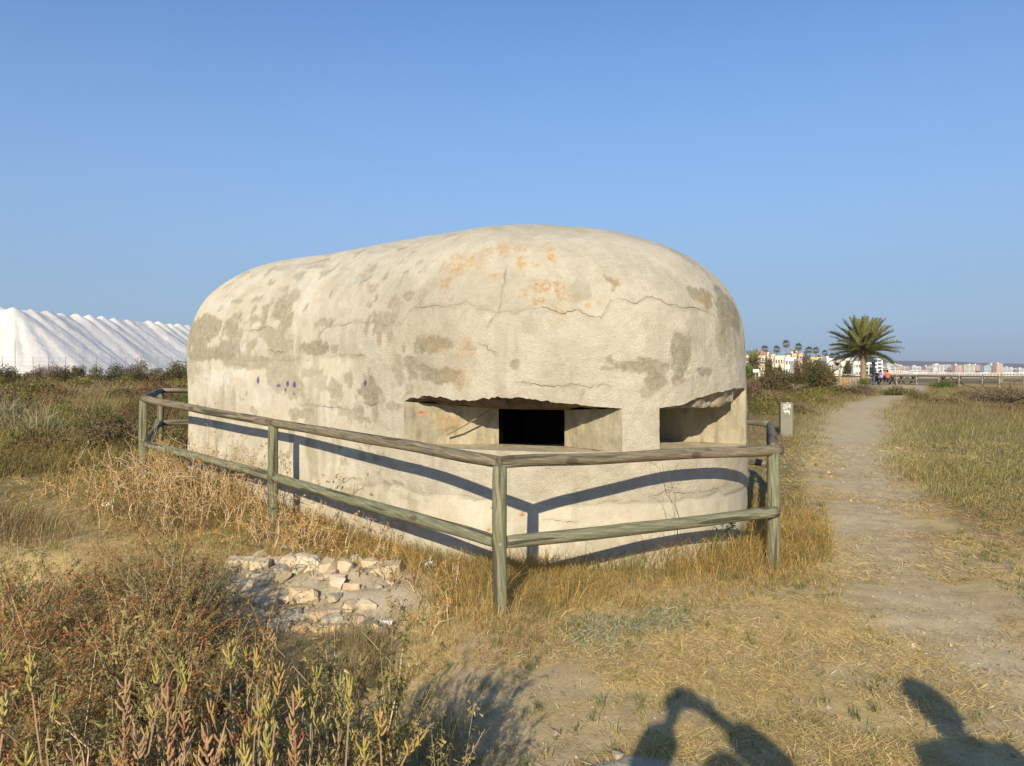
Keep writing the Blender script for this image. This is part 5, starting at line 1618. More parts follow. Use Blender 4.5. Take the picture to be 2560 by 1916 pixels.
# ------------------------------------------------------------------ the date palm
def frond_mesh(L, droop, nl, seed, wl=.34):
    rs = np.random.default_rng(seed)
    t = np.linspace(0, 1, 10)
    rx = L * t; rz = -droop * L * t ** 2.2
    rach = np.stack([rx, 0 * t, rz], 1)
    V, f4, f3 = tube_arrays(rach, .022 * (1 - .8 * t) + .003, 5)
    vs, F4, F3, cs = [V], [f4], [np.array(f3)], [np.tile((.24, .22, .09), (len(V), 1))]
    n = len(V)
    tt = np.repeat(np.linspace(.14, .99, nl), 2); side = np.tile([1, -1], nl)
    P = np.stack([np.interp(tt, t, rx), 0 * tt, np.interp(tt, t, rz)], 1)
    ll = wl * (np.sin(np.pi * np.clip(tt * .86 + .1, 0, 1)) ** .6) * rs.uniform(.85, 1.1, len(tt))
    D = np.stack([.75 + 0 * tt, side * .75, .38 + rs.normal(0, .12, len(tt))], 1); D /= np.linalg.norm(D, axis=1, keepdims=True)
    Q = P + D * ll[:, None]; Q[:, 2] -= .12 * ll
    w = np.array([.05, 0, .012]) * (wl / .5)
    tri = np.stack([P - w, P + w, Q], 1).reshape(-1, 3)
    vs.append(tri); F3.append(np.arange(len(tri)).reshape(-1, 3) + n)
    base = np.array([(.17, .18, .07), (.21, .215, .085), (.14, .15, .06), (.25, .24, .10)])[rs.integers(0, 4, len(tt))] * rs.uniform(.85, 1.15, (len(tt), 1))
    cs.append(np.repeat(base, 3, 0))
    return np_mesh('frond', np.concatenate(vs), [np.concatenate(F4), np.concatenate(F3)], M['leaf'], col=np.concatenate(cs))

def trunk_mesh(h, r0, r1, seed, bark, rings=34, rough=.10, n=14):
    t = np.linspace(0, 1, rings)
    P = np.stack([.06 * h * .1 * np.sin(t * 2), 0 * t, h * t], 1)
    V, f4, f3 = tube_arrays(P, r0 + (r1 - r0) * t, n)
    a = np.arctan2(V[:, 1], V[:, 0]); zz = V[:, 2]
    saw = (zz * 5.5 + a / 6.283 * 3) % 1.0
    k = 1 + rough * (1 - saw) + rough * .5 * vnoise(a * 3, zz * 8, seed=seed)
    V = np.stack([V[:, 0] * k, V[:, 1] * k, zz], 1)
    c = np.tile(bark, (len(V), 1)) * (1 + .35 * vnoise(a * 3, zz * 9, seed=seed + 1)[:, None])
    return np_mesh('trunk', V, [f4, f3], M['stone'], col=np.clip(c, .02, .7))

def date_palm(x, y, z, h, L, nf, label, seed, low=-.5, group=None, nvar=4, nl=42, trunk_r=(.26, .22), name='date_palm', wl=.34):
    rs = np.random.default_rng(seed)
    root = empty(name, (x, y, z), label, 'palm tree', group)
    mobj('trunk', trunk_mesh(h, trunk_r[0], trunk_r[1], seed, (.24, .19, .13)), root)
    var = [frond_mesh(L, d, nl, seed * 10 + i, wl) for i, d in enumerate(np.linspace(.10, .42, nvar))]
    for i in range(nf):
        f = i / (nf - 1)
        el = math.radians(86 - (86 - low) * f ** .8 + rs.normal(0, 4))
        az = i * 2.39996 + rs.normal(0, .15)
        o = bpy.data.objects.new('frond', var[min(nvar - 1, int(f * nvar * .999))])
        link(o, root)
        sc = rs.uniform(.85, 1.05) * (.82 + .18 * math.sin(math.pi * min(1, f + .25)))
        o.matrix_local = Matrix.Translation((.10 * math.cos(az), .10 * math.sin(az), h + .05 + .35 * (1 - f))) @ Matrix.Rotation(az, 4, 'Z') @ Matrix.Rotation(-el, 4, 'Y') @ Matrix.Rotation(rs.normal(0, .35), 4, 'X') @ Matrix.Scale(sc, 4)
    # leaf bases under the crown
    mb = MB()
    for i in range(26):
        az = i * 2.39996; zz = h - .05 - .55 * (i / 26)
        mb.tube([(.18 * math.cos(az), .18 * math.sin(az), zz), (.42 * math.cos(az), .42 * math.sin(az), zz + .42)], [.05, .025], 5)
    mb.build('leaf_bases', M['stone'], root, col=(.34, .22, .10))
    return root
x, y, _ = at(2158, 957, 66)
date_palm(x, y, float(g(x, y)) - .1, 2.85, 3.2, 92, 'big date palm with a full feathery crown beside the wooden deck', 3, low=-6, wl=.62)
x, y, _ = at(1884, 925, 150)
date_palm(x, y, float(g(x, y)), 2.7, 2.9, 84, 'bushy palm with a dense grey skirt of hanging fronds beside the bunker edge', 4, low=-80, trunk_r=(.5, .45), nl=30, name='skirted_palm', wl=.6)

def fan_palm_meshes(seed, R=2.05):
    rs = np.random.default_rng(seed)
    n = 26
    vs, F, cs = [], [], []
    for i in range(n):
        f = i / (n - 1)
        el = math.radians(80 - 135 * f); az = i * 2.39996
        c = np.array([math.cos(az) * math.cos(el), math.sin(az) * math.cos(el), math.sin(el)])
        s = np.array([-math.sin(az), math.cos(az), 0]); u = np.cross(s, c)
        o = c * R * .45
        for k in np.linspace(-1.25, 1.25, 9):
            dv = c * math.cos(k) + (s * .9 + u * rs.normal(0, .15)) * math.sin(k)
            tip = o + dv * R * .62 * rs.uniform(.85, 1.1); tip[2] -= .10 * R
            q = np.cross(dv, u); w = q / np.linalg.norm(q) * .13 + rs.normal(0, .02, 3)
            b = len(vs); vs += [o - w * .4, o + w * .4, (o + tip) / 2 + w, tip, (o + tip) / 2 - w]
            F += [(b, b + 1, b + 2), (b, b + 2, b + 4), (b + 4, b + 2, b + 3)]
            cc = np.array([(.13, .16, .075), (.17, .19, .09), (.11, .135, .065)][rs.integers(3)]) * (1 if f < .75 else np.array([1.6, 1.15, 1.0]))
            cs += [cc] * 5
    return np_mesh('crown', np.array(vs), [np.array(F)], M['leaf'], col=np.array(cs))
CROWNS = [fan_palm_meshes(i) for i in range(3)]
WP = [((440,265),120,'first tall fan palm, above the reddish hipped roof'),((625,270),118,'second fan palm from the left, before the cream terrace'),((770,185),124,'tallest fan palm of the row, rising above the terrace'),((960,230),116,'fan palm beside the yellow tower house'),
      ((1125,280),110,'left palm of the close pair behind the dark bush'),((1230,285),106,'right palm of the close pair behind the dark bush'),((1365,325),92,'fan palm standing alone right of the close pair'),((1395,395),78,'short palm crown below the lone fan palm'),
      ((1472,365),84,'fan palm over the white house with windows'),((1560,370),80,'last fan palm left of the broken shelter roof'),((1632,425),78,'low broad palm behind the slatted railing'),((1716,400),70,'slim fan palm before the white block left of the date palm'),
      ((1272,388),66,'small palm crown low between the pair and the lone palm'),((1790,500),84,'palm low against the pale houses left of the date palm trunk'),((2010,520),70,'small palm right of the date palm trunk')]
tm = trunk_mesh(1.0, .2, .15, 9, (.26, .215, .18), 20, .05, 9)
for i, ((cx, cy), wpx, lab) in enumerate(WP):
    d = 3.4 / (wpx * .1627 / FPX)
    x, y, z = at(1840 + cx * .1627, 830 + cy * .1627, d)
    z0 = float(g(x, y))
    root = empty('fan_palm', (x, y, z0), lab, 'palm tree', 'fan palms in front of the houses', rz=i * 1.3)
    c = mobj('crown', CROWNS[i % 3], root, (0, 0, z - z0))
    t = mobj('trunk', tm, root); t.scale = (1.1, 1.1, z - z0 - .3)
# small round trees between the houses
for i, (cx, cy, w, h, lab) in enumerate([(500,450,110,130,'small round tree before the left end of the cream terrace'),(1080,400,120,150,'round green tree left of the palm pair'),(960,500,110,110,'green tree at the foot of the yellow tower house'),(1700,520,130,110,'green tree left of the date palm trunk'),(2075,560,100,90,'green tree right of the date palm trunk behind the blue post'),(680,560,90,50,'low green bush at the foot of the cream terrace'),(210,545,110,80,'bright green bush at the foot of the skirted palm')]):
    d = 240 if i != 6 else 140
    x, y, z = at(1840 + cx * .1627, 830 + cy * .1627, d)
    R = w * .1627 / FPX * d * .5; z0 = float(g(x, y))
    shrub('small_tree' if h > 85 else 'low_shrub', x, y, R * 1.25, (z - z0) + h * .1627 / FPX * d * .5, 1500, DKG if i != 6 else [(.12,.17,.04),(.15,.2,.05)], lab, 'tree' if h > 85 else 'shrub', 'trees and bushes among the houses', 770 + i, (.35, .8), nb=10)

# ------------------------------------------------------------------ buildings
def wallmat(c): return M['wall']
WIN_ME = None
def house(name, x0, x1, y, z0, zt, dep, col, label, group, floors=2, bays=4, slabs=False, roof=None, extra=None, win=(.62, .5)):
    w = x1 - x0
    root = empty(name, ((x0 + x1) / 2, y, z0), label, 'building', group)
    H = zt - z0
    mb = MB(); mb.box((-w/2, 0, 0), (w/2, dep, H)); mb.build('wall', M['wall'], root, col=col)
    vis0 = 0.0
    fh = H / floors if floors else H
    if slabs:
        me = MB(); me.box((-w/2 - .1, -1.2, 0), (w/2 + .1, -.01, 1.0)); bm_ = me.mesh('balcony', M['wall'], col=np.clip(np.array(col) * 1.12, 0, .82))
        me = MB(); me.box((-w/2 + .4, -.06, 0), (w/2 - .4, .05, fh - 1.25)); wm_ = me.mesh('window_band', M['window'])
        pm_ = None
        for k in range(floors):
            mobj('balcony', bm_, root, (0, 0, k * fh + .02))
            mobj('window_band', wm_, root, (0, 0, k * fh + 1.1))
        nd = max(1, int(w / 7))
        for k in range(nd + 1):
            me = MB(); xx = -w/2 + w * k / nd; me.box((xx - .3, -1.15, 0), (xx + .3, -.012, H)); me.build('divider', M['wall'], root, col=col)
    else:
        ww, wh = w / bays * win[0], min(1.5, fh * win[1])
        me = MB(); me.box((-ww/2, -.05, 0), (ww/2, .06, wh)); wm_ = me.mesh('window', M['window'])
        me = MB(); me.box((-ww/2 - .15, -.25, -.15), (ww/2 + .15, -.055, 0)); sm_ = me.mesh('sill', M['wall'], col=col)
        for k in range(floors):
            for j in range(bays):
                xx = -w/2 + w * (j + .5) / bays
                wo_ = mobj('window', wm_, root, (xx, 0, k * fh + fh * .32))
                mobj('sill', sm_, wo_, (0, 0, 0))
    if roof == 'hip':
        me = MB(); o_ = .5
        me.add([(-w/2 - o_, -o_, H + .02), (w/2 + o_, -o_, H + .02), (w/2 + o_, dep + o_, H + .02), (-w/2 - o_, dep + o_, H + .02), (-w*.12, dep/2, H + 2.4), (w*.12, dep/2, H + 2.4)], [(0, 1, 5, 4), (2, 3, 4, 5), (3, 2, 1, 0)], [(1, 2, 5), (3, 0, 4)])
        me.build('roof', M['wall'], root, col=(.42, .27, .19))
    else:
        me = MB()
        for a, b in (((-w/2, 0), (w/2, .25)), ((-w/2, dep - .25), (w/2, dep)), ((-w/2, .25), (-w/2 + .25, dep - .25)), ((w/2 - .25, .25), (w/2, dep - .25))):
            me.box((a[0], a[1], H + .003), (b[0], b[1], H + .7))
        me.build('parapet', M['wall'], root, col=col)
    if extra:
        for (a, b, hh, c2) in extra:
            me = MB(); me.box((-w/2 + w * a, dep * .25, H + .006), (-w/2 + w * b, dep * .75, H + hh)); me.build('stair_tower', M['wall'], root, col=c2)
    return root
CRM = (.72, .61, .47); WHT = (.76, .74, .70); YEL = (.72, .50, .26); PCH = (.70, .53, .42); PNK = (.66, .50, .45); GRYW = (.66, .65, .64); LBL = (.60, .66, .70)
H2 = [(150,345,395,CRM,330,2,4,None,'cream house behind the skirted palm at the left end of the row'),
 (345,480,352,(.74,.60,.48),325,3,3,'hip','cream house with a reddish hipped roof'),
 (480,600,372,CRM,322,3,3,None,'cream terrace house just right of the hipped roof'),
 (600,760,392,CRM,320,3,4,None,'long cream terrace house behind the second and tallest palms'),
 (760,935,415,WHT,318,3,4,None,'white terrace house left of the yellow tower'),
 (862,1022,352,YEL,345,4,3,None,'yellow house with a tower top rising over the terrace'),
 (935,1130,470,(.75,.69,.58),310,2,5,None,'low pale house under the yellow tower'),
 (1130,1385,412,(.70,.48,.28),345,3,6,None,'ochre orange house behind the dark bush'),
 (1395,1500,430,WHT,330,2,3,None,'white house with dark windows beside the broken shelter'),
 (1500,1680,470,(.72,.66,.55),380,2,4,None,'pale house low behind the slatted railing'),
 (1680,1805,415,WHT,420,4,3,None,'white block left of the date palm trunk'),
 (1805,1915,470,(.74,.70,.60),410,3,3,None,'cream low block right behind the date palm trunk')]
for i, (a, b, top, col, d, fl, bays, roof, lab) in enumerate(H2):
    x0, _, zt = at(1840 + a * .1627, 830 + top * .1627, d); x1 = at(1840 + b * .1627, 900, d)[0]
    ex = [(.25, .6, 1.6, col)] if roof is None and i % 2 == 0 else None
    if i == 5: ex = [(.1, .85, 1.5, WHT), (.3, .5, 2.6, YEL)]
    house('terrace_house', x0, x1, d, float(g(0, d)), zt, 9, col, lab, 'houses behind the palms', fl, bays, roof=roof, extra=ex)
T3 = [(300,442,205,(.70,.74,.76),560,7,'tall white stepped block with pale blue top right of the palm'),
 (440,500,238,WHT,565,6,'lower white step of the tall block right of the palm'),
 (500,575,335,PNK,1500,4,'pinkish low block right of the white stepped block'),
 (566,612,291,WHT,1560,7,'slim white tower block, first of the far town'),
 (608,714,297,(.76,.71,.62),1600,7,'cream white block right of the slim white tower'),
 (714,832,320,PCH,1600,6,'peach block with a small turret in the left of the far town'),
 (868,972,322,WHT,1500,6,'white block with a stair tower, left of centre in the far town'),
 (972,1036,378,(.74,.68,.6),1480,3,'low pale block in the gap left of the striped blocks'),
 (1030,1112,322,PCH,1620,6,'peach block before the long white striped one'),
 (1108,1332,303,WHT,1650,8,'long white block with blue grey balcony stripes'),
 (1120,1172,345,(.80,.79,.77),1560,5,'bright white front block before the long striped one'),
 (1332,1390,332,PNK,1620,6,'pink block right of the long white one'),
 (1386,1496,307,PCH,1580,8,'peach block with cream balcony stripes'),
 (1492,1612,303,(.76,.69,.57),1570,8,'cream block with wide balcony stripes'),
 (1610,1692,306,PNK,1600,8,'pink and white block right of the cream striped one'),
 (1692,1738,335,GRYW,1620,6,'narrow grey white block before the stepped white one'),
 (1734,1815,318,LBL,1560,7,'pale blue white stepped block, lower half'),
 (1812,1890,300,WHT,1565,8,'white stepped block beside the tall peach tower'),
 (1884,1957,290,(.72,.52,.42),1540,9,'tall plain peach tower, highest at the right'),
 (1957,2052,332,GRYW,1600,6,'grey white block right of the tall peach tower'),
 (2060,2150,345,WHT,1620,5,'white block near the right edge of the photo'),
 (2150,2260,350,(.74,.72,.7),1600,5,'pale block cut by the right edge of the photo')]
for i, (a, b, top, col, d, fl, lab) in enumerate(T3):
    x0, _, zt = at(2100 + a * .208, 850 + top * .208, d); x1 = at(2100 + b * .208, 900, d)[0]
    ex = [(.1 + .1 * (i % 4), .28 + .1 * (i % 4), 3.2, WHT)] if i % 3 != 1 else [(.6, .75, 2.6, col)]
    plain = i in (3, 10, 18)
    house('apartment_block', x0, x1, d, float(g(0, d)), zt, 14, col, lab, 'apartment blocks of the far town', fl, 4, slabs=not plain, extra=ex)
LOW = [(480,560,385,PNK),(560,640,372,WHT),(640,742,366,CRM),(742,830,382,WHT),(830,880,372,GRYW),(880,960,390,(.80,.79,.77)),(960,1060,392,WHT),(1060,1180,398,CRM),(1180,1290,388,WHT),(1290,1400,396,PNK),(1400,1530,402,WHT),(1530,1660,400,GRYW),(1660,1800,398,WHT),(1800,1960,402,CRM),(1960,2110,395,WHT),(2110,2300,398,GRYW)]
LW = ['pink low house at the left end of the shore row','white low house second from the left in the shore row','cream wide low house in the left of the shore row','white flat low house under the peach turret block','grey white small house left of the white stair tower block','bright white house before the white stair tower block','white low house under the gap in the far town','cream low house before the peach block','white low house before the long striped block','pink low house under the pink block','white long low house under the peach striped block','grey low house under the cream striped block','white low house under the stepped block','cream long low house under the tall peach tower','white low house right of the tall tower','grey white low house at the right edge']
for (a, b, top, col), lab in zip(LOW, LW):
    d = 1250
    x0, _, zt = at(2100 + a * .208, 850 + top * .208, d); x1 = at(2100 + b * .208, 900, d)[0]
    house('low_house', x0, x1 - .5, d, float(g(0, d)), zt, 10, col, lab, 'low houses along the far shore', 3, 4)

# ------------------------------------------------------------------ the wooden deck: fences, tables, people, sign
DZ = 0.36
mb = MB()
kp = [at(2170, 960, 80), at(2241, 960, 74), at(2291, 960, 71), at(2347, 960, 67), at(2398, 960, 63.5), at(2456, 960, 60), at(2498, 960, 57.5), at(2560, 960, 55.5)]
for p, q in zip(kp[:-1], kp[1:]):
    mb.bar((p[0], p[1], DZ - .22), (q[0] + .02, q[1], DZ - .22), .28, .34)
o = mb.build('kerb', mat_plain('sandy_concrete', (.50, .42, .29), .9, .15, 3)); o['kind'] = 'structure'
mb = MB()
mb.add([(kp[0][0], kp[0][1] + .15, DZ - .02), (kp[-1][0], kp[-1][1] + .15, DZ - .02), (kp[-1][0] + 8, 92, DZ - .02), (kp[0][0] - 6, 98, DZ - .02)], [(0, 1, 2, 3)])
o = mb.build('deck', mat_plain('deck_boards', (.30, .25, .18), .9, .25, 4)); o['kind'] = 'structure'
df = empty('deck_fence', (kp[0][0], kp[0][1], DZ), 'long pale wooden post and rail fence along the deck', 'fence')
o0 = Vector((kp[0][0], kp[0][1], DZ))
pm = MB(); pm.box((-.07, -.07, -.3), (.07, .07, .84)); pme = pm.mesh('post', M['grey_wood'])
for p in kp: mobj('post', pme, df, (p[0] - o0.x, p[1] - o0.y, 0))
for p, q in zip(kp[:-1], kp[1:]):
    for zz, th in ((.80, .13), (.38, .11)):
        mb = MB(); mb.bar((p[0] - o0.x, p[1] - o0.y - .075, zz), (q[0] - o0.x, q[1] - o0.y - .075, zz), .05, th); mb.build('rail', M['grey_wood'], df)
rf = empty('deck_fence', (35, 92, DZ), 'second wooden rail fence on the far side of the deck', 'fence')
fx = [at(px, 940, 88)[0] for px in (2120, 2175, 2299, 2426, 2510, 2560, 2620)]
for xx in fx: mobj('post', pme, rf, (xx - 35, 0, 0))
for zz in (.82, .42):
    mb = MB(); mb.bar((fx[0] - 35, -.08, zz), (fx[-1] - 35, -.08, zz), .05, .11); mb.build('rail', M['grey_wood'], rf)

# slatted railing left of the palm
sr = empty('slatted_railing', (at(2105, 940, 64)[0], 64, DZ), 'wooden railing of upright slats with a dark top rail left of the palm', 'railing')
sm = MB(); sm.box((-.09, -.02, -.4), (.09, .02, .72)); sA = sm.mesh('slat', M['grey_wood'])
sm = MB(); sm.box((-.09, -.02, -.4), (.09, .02, .72)); sB = sm.mesh('slat', mat_plain('sunlit_slat', (.38, .20, .07), .8, .2, 6))  # low sun on a few slats, painted as an orange base colour
for i in range(13):
    mobj('slat', sB if i in (5, 6, 8) else sA, sr, (-.02 + (i - 6.0) * .235, 0, 0))
mb = MB(); mb.box((-1.65, -.06, .725), (1.55, .06, .84)); mb.build('top_rail', mat_plain('dark_rail', (.07, .055, .045), .8, .2, 5), sr)
mb = MB(); mb.box((-1.6, .024, .05), (1.5, .07, .16)); mb.build('rail', M['grey_wood'], sr)
# leaning broken shelter roof behind the bushes
sh = empty('broken_shelter', (at(2095, 930, 62)[0], 62, DZ), 'collapsed wooden shelter with slanting grey roof planks behind the dark bush', 'shelter')
for i in range(5):
    a = at(2078 + i * 2.5, 929 - i * .6, 61.5 + i * .35); b = at(2100 + i * .6, 914 - i * 1.2, 61.8 + i * .35)
    mb = MB(); mb.bar(tuple(Vector(a) - sh.location), tuple(Vector(b) - sh.location), .05, .16); mb.build('roof_plank', M['grey_wood'], sh)
for i in range(4):
    a = at(2084 + 4 * i, 904 + i, 62.6); b = at(2094 + 4 * i, 918 + i, 62.6)
    mb = MB(); mb.bar(tuple(Vector(a) - sh.location), tuple(Vector(b) - sh.location), .05, .2); mb.build('roof_plank', M['grey_wood'], sh)
for px in (2082, 2100):
    a = at(px, 925, 62.3)
    mb = MB(); mb.box((a[0] - sh.location.x - .07, .25, -.2), (a[0] - sh.location.x + .07, .39, a[2] - DZ)); mb.build('post', M['grey_wood'], sh)
bw = empty('boardwalk', (at(1928, 947, 56)[0], 56, .55), 'weathered grey boardwalk planks half hidden in scrub', 'boardwalk')
for i in range(5):
    mb = MB(); mb.box((-2.3, -.4 + i * .32, .12 + .05 * i), (1.6 - .2 * i, -.12 + i * .32, .17 + .05 * i)); mb.build('plank', M['grey_wood'], bw)

def signboard(name, px, py, d, w, h, post_to, mat, postmat, label, cat, postx=.0, pr=.05):
    x, y, z = at(px, py, d)
    z0 = float(g(x, y)) if post_to is None else post_to
    root = empty(name, (x, y, z0), label, cat)
    mb = MB(); mb.tube([(postx, .05, -.3), (postx, .05, z - z0 + h * .4)], [pr, pr], 8); mb.build('pole', postmat, root)
    mb = MB(); mb.box((-w/2, -.03, z - z0 - h/2), (w/2, -.01, z - z0 + h/2)); mb.build('board', mat, root)
    return root
s_ = signboard('small_sign', 1890, 927.5, 44, .36, .17, None, mat_plain('white_board', (.78, .78, .76), .6, .04, 5), M['metal'], 'small white sign on a post in scrub right of the bunker', 'sign', pr=.02)
mb = MB(); zb = s_.children[1].bound_box[0][2]
mb.box((-.11, -.034, zb + .075), (.03, -.031, zb + .09)); mb.box((.10, -.034, zb + .05), (.15, -.031, zb + .12)); mb.build('print', mat_plain('dark_print', (.15, .12, .12), .7, .1, 5), s_)
x, y, z = at(2184, 905, 68)
bs = empty('information_sign', (x, y, DZ), 'pale blue panel on a dark blue post beside the palm', 'sign')
mb = MB(); mb.box((-.10, -.08, -.3), (.10, .08, z - DZ + .3)); mb.build('post', mat_plain('blue_post', (.05, .08, .14), .6, .1, 4), bs)
mb = MB(); p0 = at(2163, 905, 68); p1 = at(2192, 891.5, 68); mb.box((p0[0] - x, -.14, p0[2] - DZ), (p1[0] - x, -.085, p1[2] - DZ)); mb.build('panel', mat_plain('pale_blue_panel', (.55, .66, .72), .5, .05, 3), bs)
for i, (px, pt, lab) in enumerate([(2103, 902, 'white street lamp left of the date palm trunk'), (2172, 912, 'white street lamp post right of the date palm trunk'), (2135, 908, 'thin white lamp post behind the slatted railing')]):
    x, y, zt = at(px, pt, 170)
    z0 = float(g(x, y)); root = empty('street_lamp', (x, y, z0), lab, 'street lamp', 'street lamps behind the deck')
    mb = MB(); mb.tube([(0, 0, 0), (0, 0, zt - z0)], [.13, .08], 8); mb.build('pole', M['white_paper'], root)
    mb = MB(); mb.box((-.9, -.15, zt - z0 + .01), (.1, .15, zt - z0 + .16)); mb.build('lamp_head', M['white_paper'], root)

def picnic(px, d, label, w=1.7):
    x = at(px, 940, d)[0]
    root = empty('picnic_table', (x, d, DZ), label, 'picnic table', 'picnic tables on the deck')
    wd = mat_dark_wood
    mb = MB(); mb.box((-w/2, -.38, .70), (w/2, .38, .75)); mb.build('table_top', wd, root)
    for sy in (-.72, .72):
        mb = MB(); mb.box((-w/2, sy - .13, .42), (w/2, sy + .13, .46)); mb.build('seat', wd, root)
    for sx in (-w/2 + .25, w/2 - .25):
        for (y0, y1) in ((-.65, .25), (.65, -.25)):
            mb = MB(); mb.bar((sx + .02 * (y0 > 0), y0, -.02), (sx + .02 * (y0 > 0), y1, .69), .09, .10, (1, 0, 0)); mb.build('leg', wd, root)
    for sx in (-.55, .55):
        mb = MB(); mb.bar((sx * 1.0, 0, .1), (0, 0, .66), .06, .08, (0, 1, 0)); mb.build('brace', wd, root)
    return root
mat_dark_wood = mat_plain('dark_table_wood', (.07, .05, .045), .8, .2, 5)
picnic(2211, 71.0, 'picnic table with people sitting at it', 2.0)
picnic(2268, 76, 'empty dark picnic table left of the middle of the deck')
picnic(2378, 70, 'empty dark picnic table with crossed braces right of the middle of the deck', 2.0)

def skinned(name, verts, edges, radii, mat, parent, sub=1, root_i=0):
    me = bpy.data.meshes.new(name)
    me.from_pydata(verts, edges, [])
    me.materials.append(mat)
    o = link(bpy.data.objects.new(name, me), parent)
    sk = o.modifiers.new('skin', 'SKIN'); sk.use_smooth_shade = True
    o.modifiers.new('sub', 'SUBSURF').levels = sub
    o.modifiers['sub'].render_levels = sub
    ld = me.skin_vertices[0].data if me.skin_vertices else None
    for i, r in enumerate(radii):
        rr = r if isinstance(r, tuple) else (r, r)
        ld[i].radius = rr
        ld[i].use_root = (i == root_i)
    return o
SKIN = mat_plain('skin', (.42, .26, .18), .6, .08, 8)
HAIR = mat_plain('dark_hair', (.03, .022, .018), .7, .2, 20)

def person(loc, rz, J, shirt, legs, label, scale=1.0, hands=False, group=None, hair_long=False, leglen='long', sleeve=.75):
    """J: joint positions. One continuous body, clothes and hair as children meshes."""
    root = empty('person', loc, label, 'person', group, rz)
    root.scale = (scale,) * 3
    names = ['pelvis', 'waist', 'chest', 'neck', 'chin', 'head', 'crown', 'nose', 'earL', 'earR', 'shL', 'elL', 'wrL', 'haL', 'shR', 'elR', 'wrR', 'haR', 'hipL', 'knL', 'anL', 'toL', 'hipR', 'knR', 'anR', 'toR']
    R = {'pelvis': (.13, .11), 'waist': (.125, .10), 'chest': (.15, .11), 'neck': .055, 'chin': .07, 'head': (.085, .10), 'crown': (.06, .065), 'nose': .016, 'earL': .02, 'earR': .02,
         'shL': .065, 'elL': .042, 'wrL': .028, 'haL': .03, 'shR': .065, 'elR': .042, 'wrR': .028, 'haR': .03, 'hipL': .09, 'knL': .06, 'anL': .042, 'toL': .035, 'hipR': .09, 'knR': .06, 'anR': .042, 'toR': .035}
    hx, hy, hz = J['head']
    J = dict(J)
    J.setdefault('crown', (hx, hy - .01, hz + .085)); J.setdefault('chin', (hx, hy + .005, hz - .085)); J.setdefault('nose', (hx, hy + .115, hz - .02))
    J.setdefault('earL', (hx - .095, hy, hz - .01)); J.setdefault('earR', (hx + .095, hy, hz - .01))
    E_ = [('pelvis', 'waist'), ('waist', 'chest'), ('chest', 'neck'), ('neck', 'chin'), ('chin', 'head'), ('head', 'crown'), ('head', 'nose'), ('head', 'earL'), ('head', 'earR')]
    for s in 'LR':
        E_ += [('chest', 'sh' + s), ('sh' + s, 'el' + s), ('el' + s, 'wr' + s), ('wr' + s, 'ha' + s), ('pelvis', 'hip' + s), ('hip' + s, 'kn' + s), ('kn' + s, 'an' + s), ('an' + s, 'to' + s)]
    ix = {n: i for i, n in enumerate(names)}
    V = [J[n] for n in names]; ED = [(ix[a], ix[b]) for a, b in E_]; RR = [R[n] for n in names]
    if hands:
        for s in 'LR':
            h = Vector(J['ha' + s]); w = Vector(J['wr' + s]); d = (h - w).normalized()
            side = d.cross(Vector((0, 1, .2))).normalized()
            for k, (off, L) in enumerate(((-.026, .07), (-.009, .08), (.009, .075), (.025, .06))):
                p = h + side * off + d * .03; q = p + d * L * .55 + Vector((0, .012, 0)); r = q + d * L * .35 + Vector((0, .025, 0))
                b = len(V); V += [tuple(p), tuple(q), tuple(r)]; RR += [.0095, .009, .007]; ED += [(ix['ha' + s], b), (b, b + 1), (b + 1, b + 2)]
            p = h - d * .015 + side * .035 * (1 if s == 'L' else -1); q = p + side * .03 * (1 if s == 'L' else -1) + d * .03
            b = len(V); V += [tuple(p), tuple(q)]; RR += [.011, .009]; ED += [(ix['ha' + s], b), (b, b + 1)]
    skinned('body', V, ED, RR, SKIN, root, 2 if hands else 1, 0)
    def lerp(a, b, t): return tuple(np.array(J[a]) * (1 - t) + np.array(J[b]) * t)
    base_c = tuple(np.array(J['neck']) - np.array([0, 0, .035]))
    V = [J['pelvis'], J['waist'], J['chest'], base_c]; RR = [(.155, .135), (.15, .125), (.17, .13), (.075, .07)]; ED = [(0, 1), (1, 2), (2, 3)]
    for s in 'LR':
        b = len(V); V += [J['sh' + s], lerp('sh' + s, 'el' + s, min(1, sleeve))]; RR += ([.10, .092] if sleeve > 1 else [.088, .072]); ED += [(2, b), (b, b + 1)]
        if sleeve > 1: V.append(lerp('el' + s, 'wr' + s, .9)); RR.append(.082); ED.append((b + 1, b + 2))
    skinned('shirt', V, ED, RR, shirt, root, 1, 0)
    V = [tuple(np.array(J['pelvis']) - np.array([0, 0, .02]))]; RR = [(.15, .13)]; ED = []
    for s in 'LR':
        b = len(V); V += [J['hip' + s], J['kn' + s]] + ([lerp('kn' + s, 'an' + s, .9)] if leglen == 'long' else []); RR += [.108, .078] + ([.06] if leglen == 'long' else []); ED += [(0, b), (b, b + 1)] + ([(b + 1, b + 2)] if leglen == 'long' else [])
    skinned('trousers', V, ED, RR, legs, root, 1, 0)
    th = np.linspace(0, math.pi, 9)[:, None]; fi = (np.arange(14) / 14 * 6.2832)[None]
    hv = np.stack([.108 * np.sin(th) * np.cos(fi), .122 * np.sin(th) * np.sin(fi) - .012, .125 * np.cos(th) + 0 * fi], -1)
    low_ = (hv[..., 2] < .02) & (hv[..., 1] > -.02)
    hv[low_] *= .80                                    # leave the face clear
    hv = hv.reshape(-1, 3) + np.array([hx, hy, hz + .015])
    if hair_long: hv = np.concatenate([hv])
    ii = np.arange(8)[:, None] * 14; jj = np.arange(14)[None]
    hf = np.stack([ii + jj, ii + (jj + 1) % 14, ii + 14 + (jj + 1) % 14, ii + 14 + jj], -1).reshape(-1, 4)
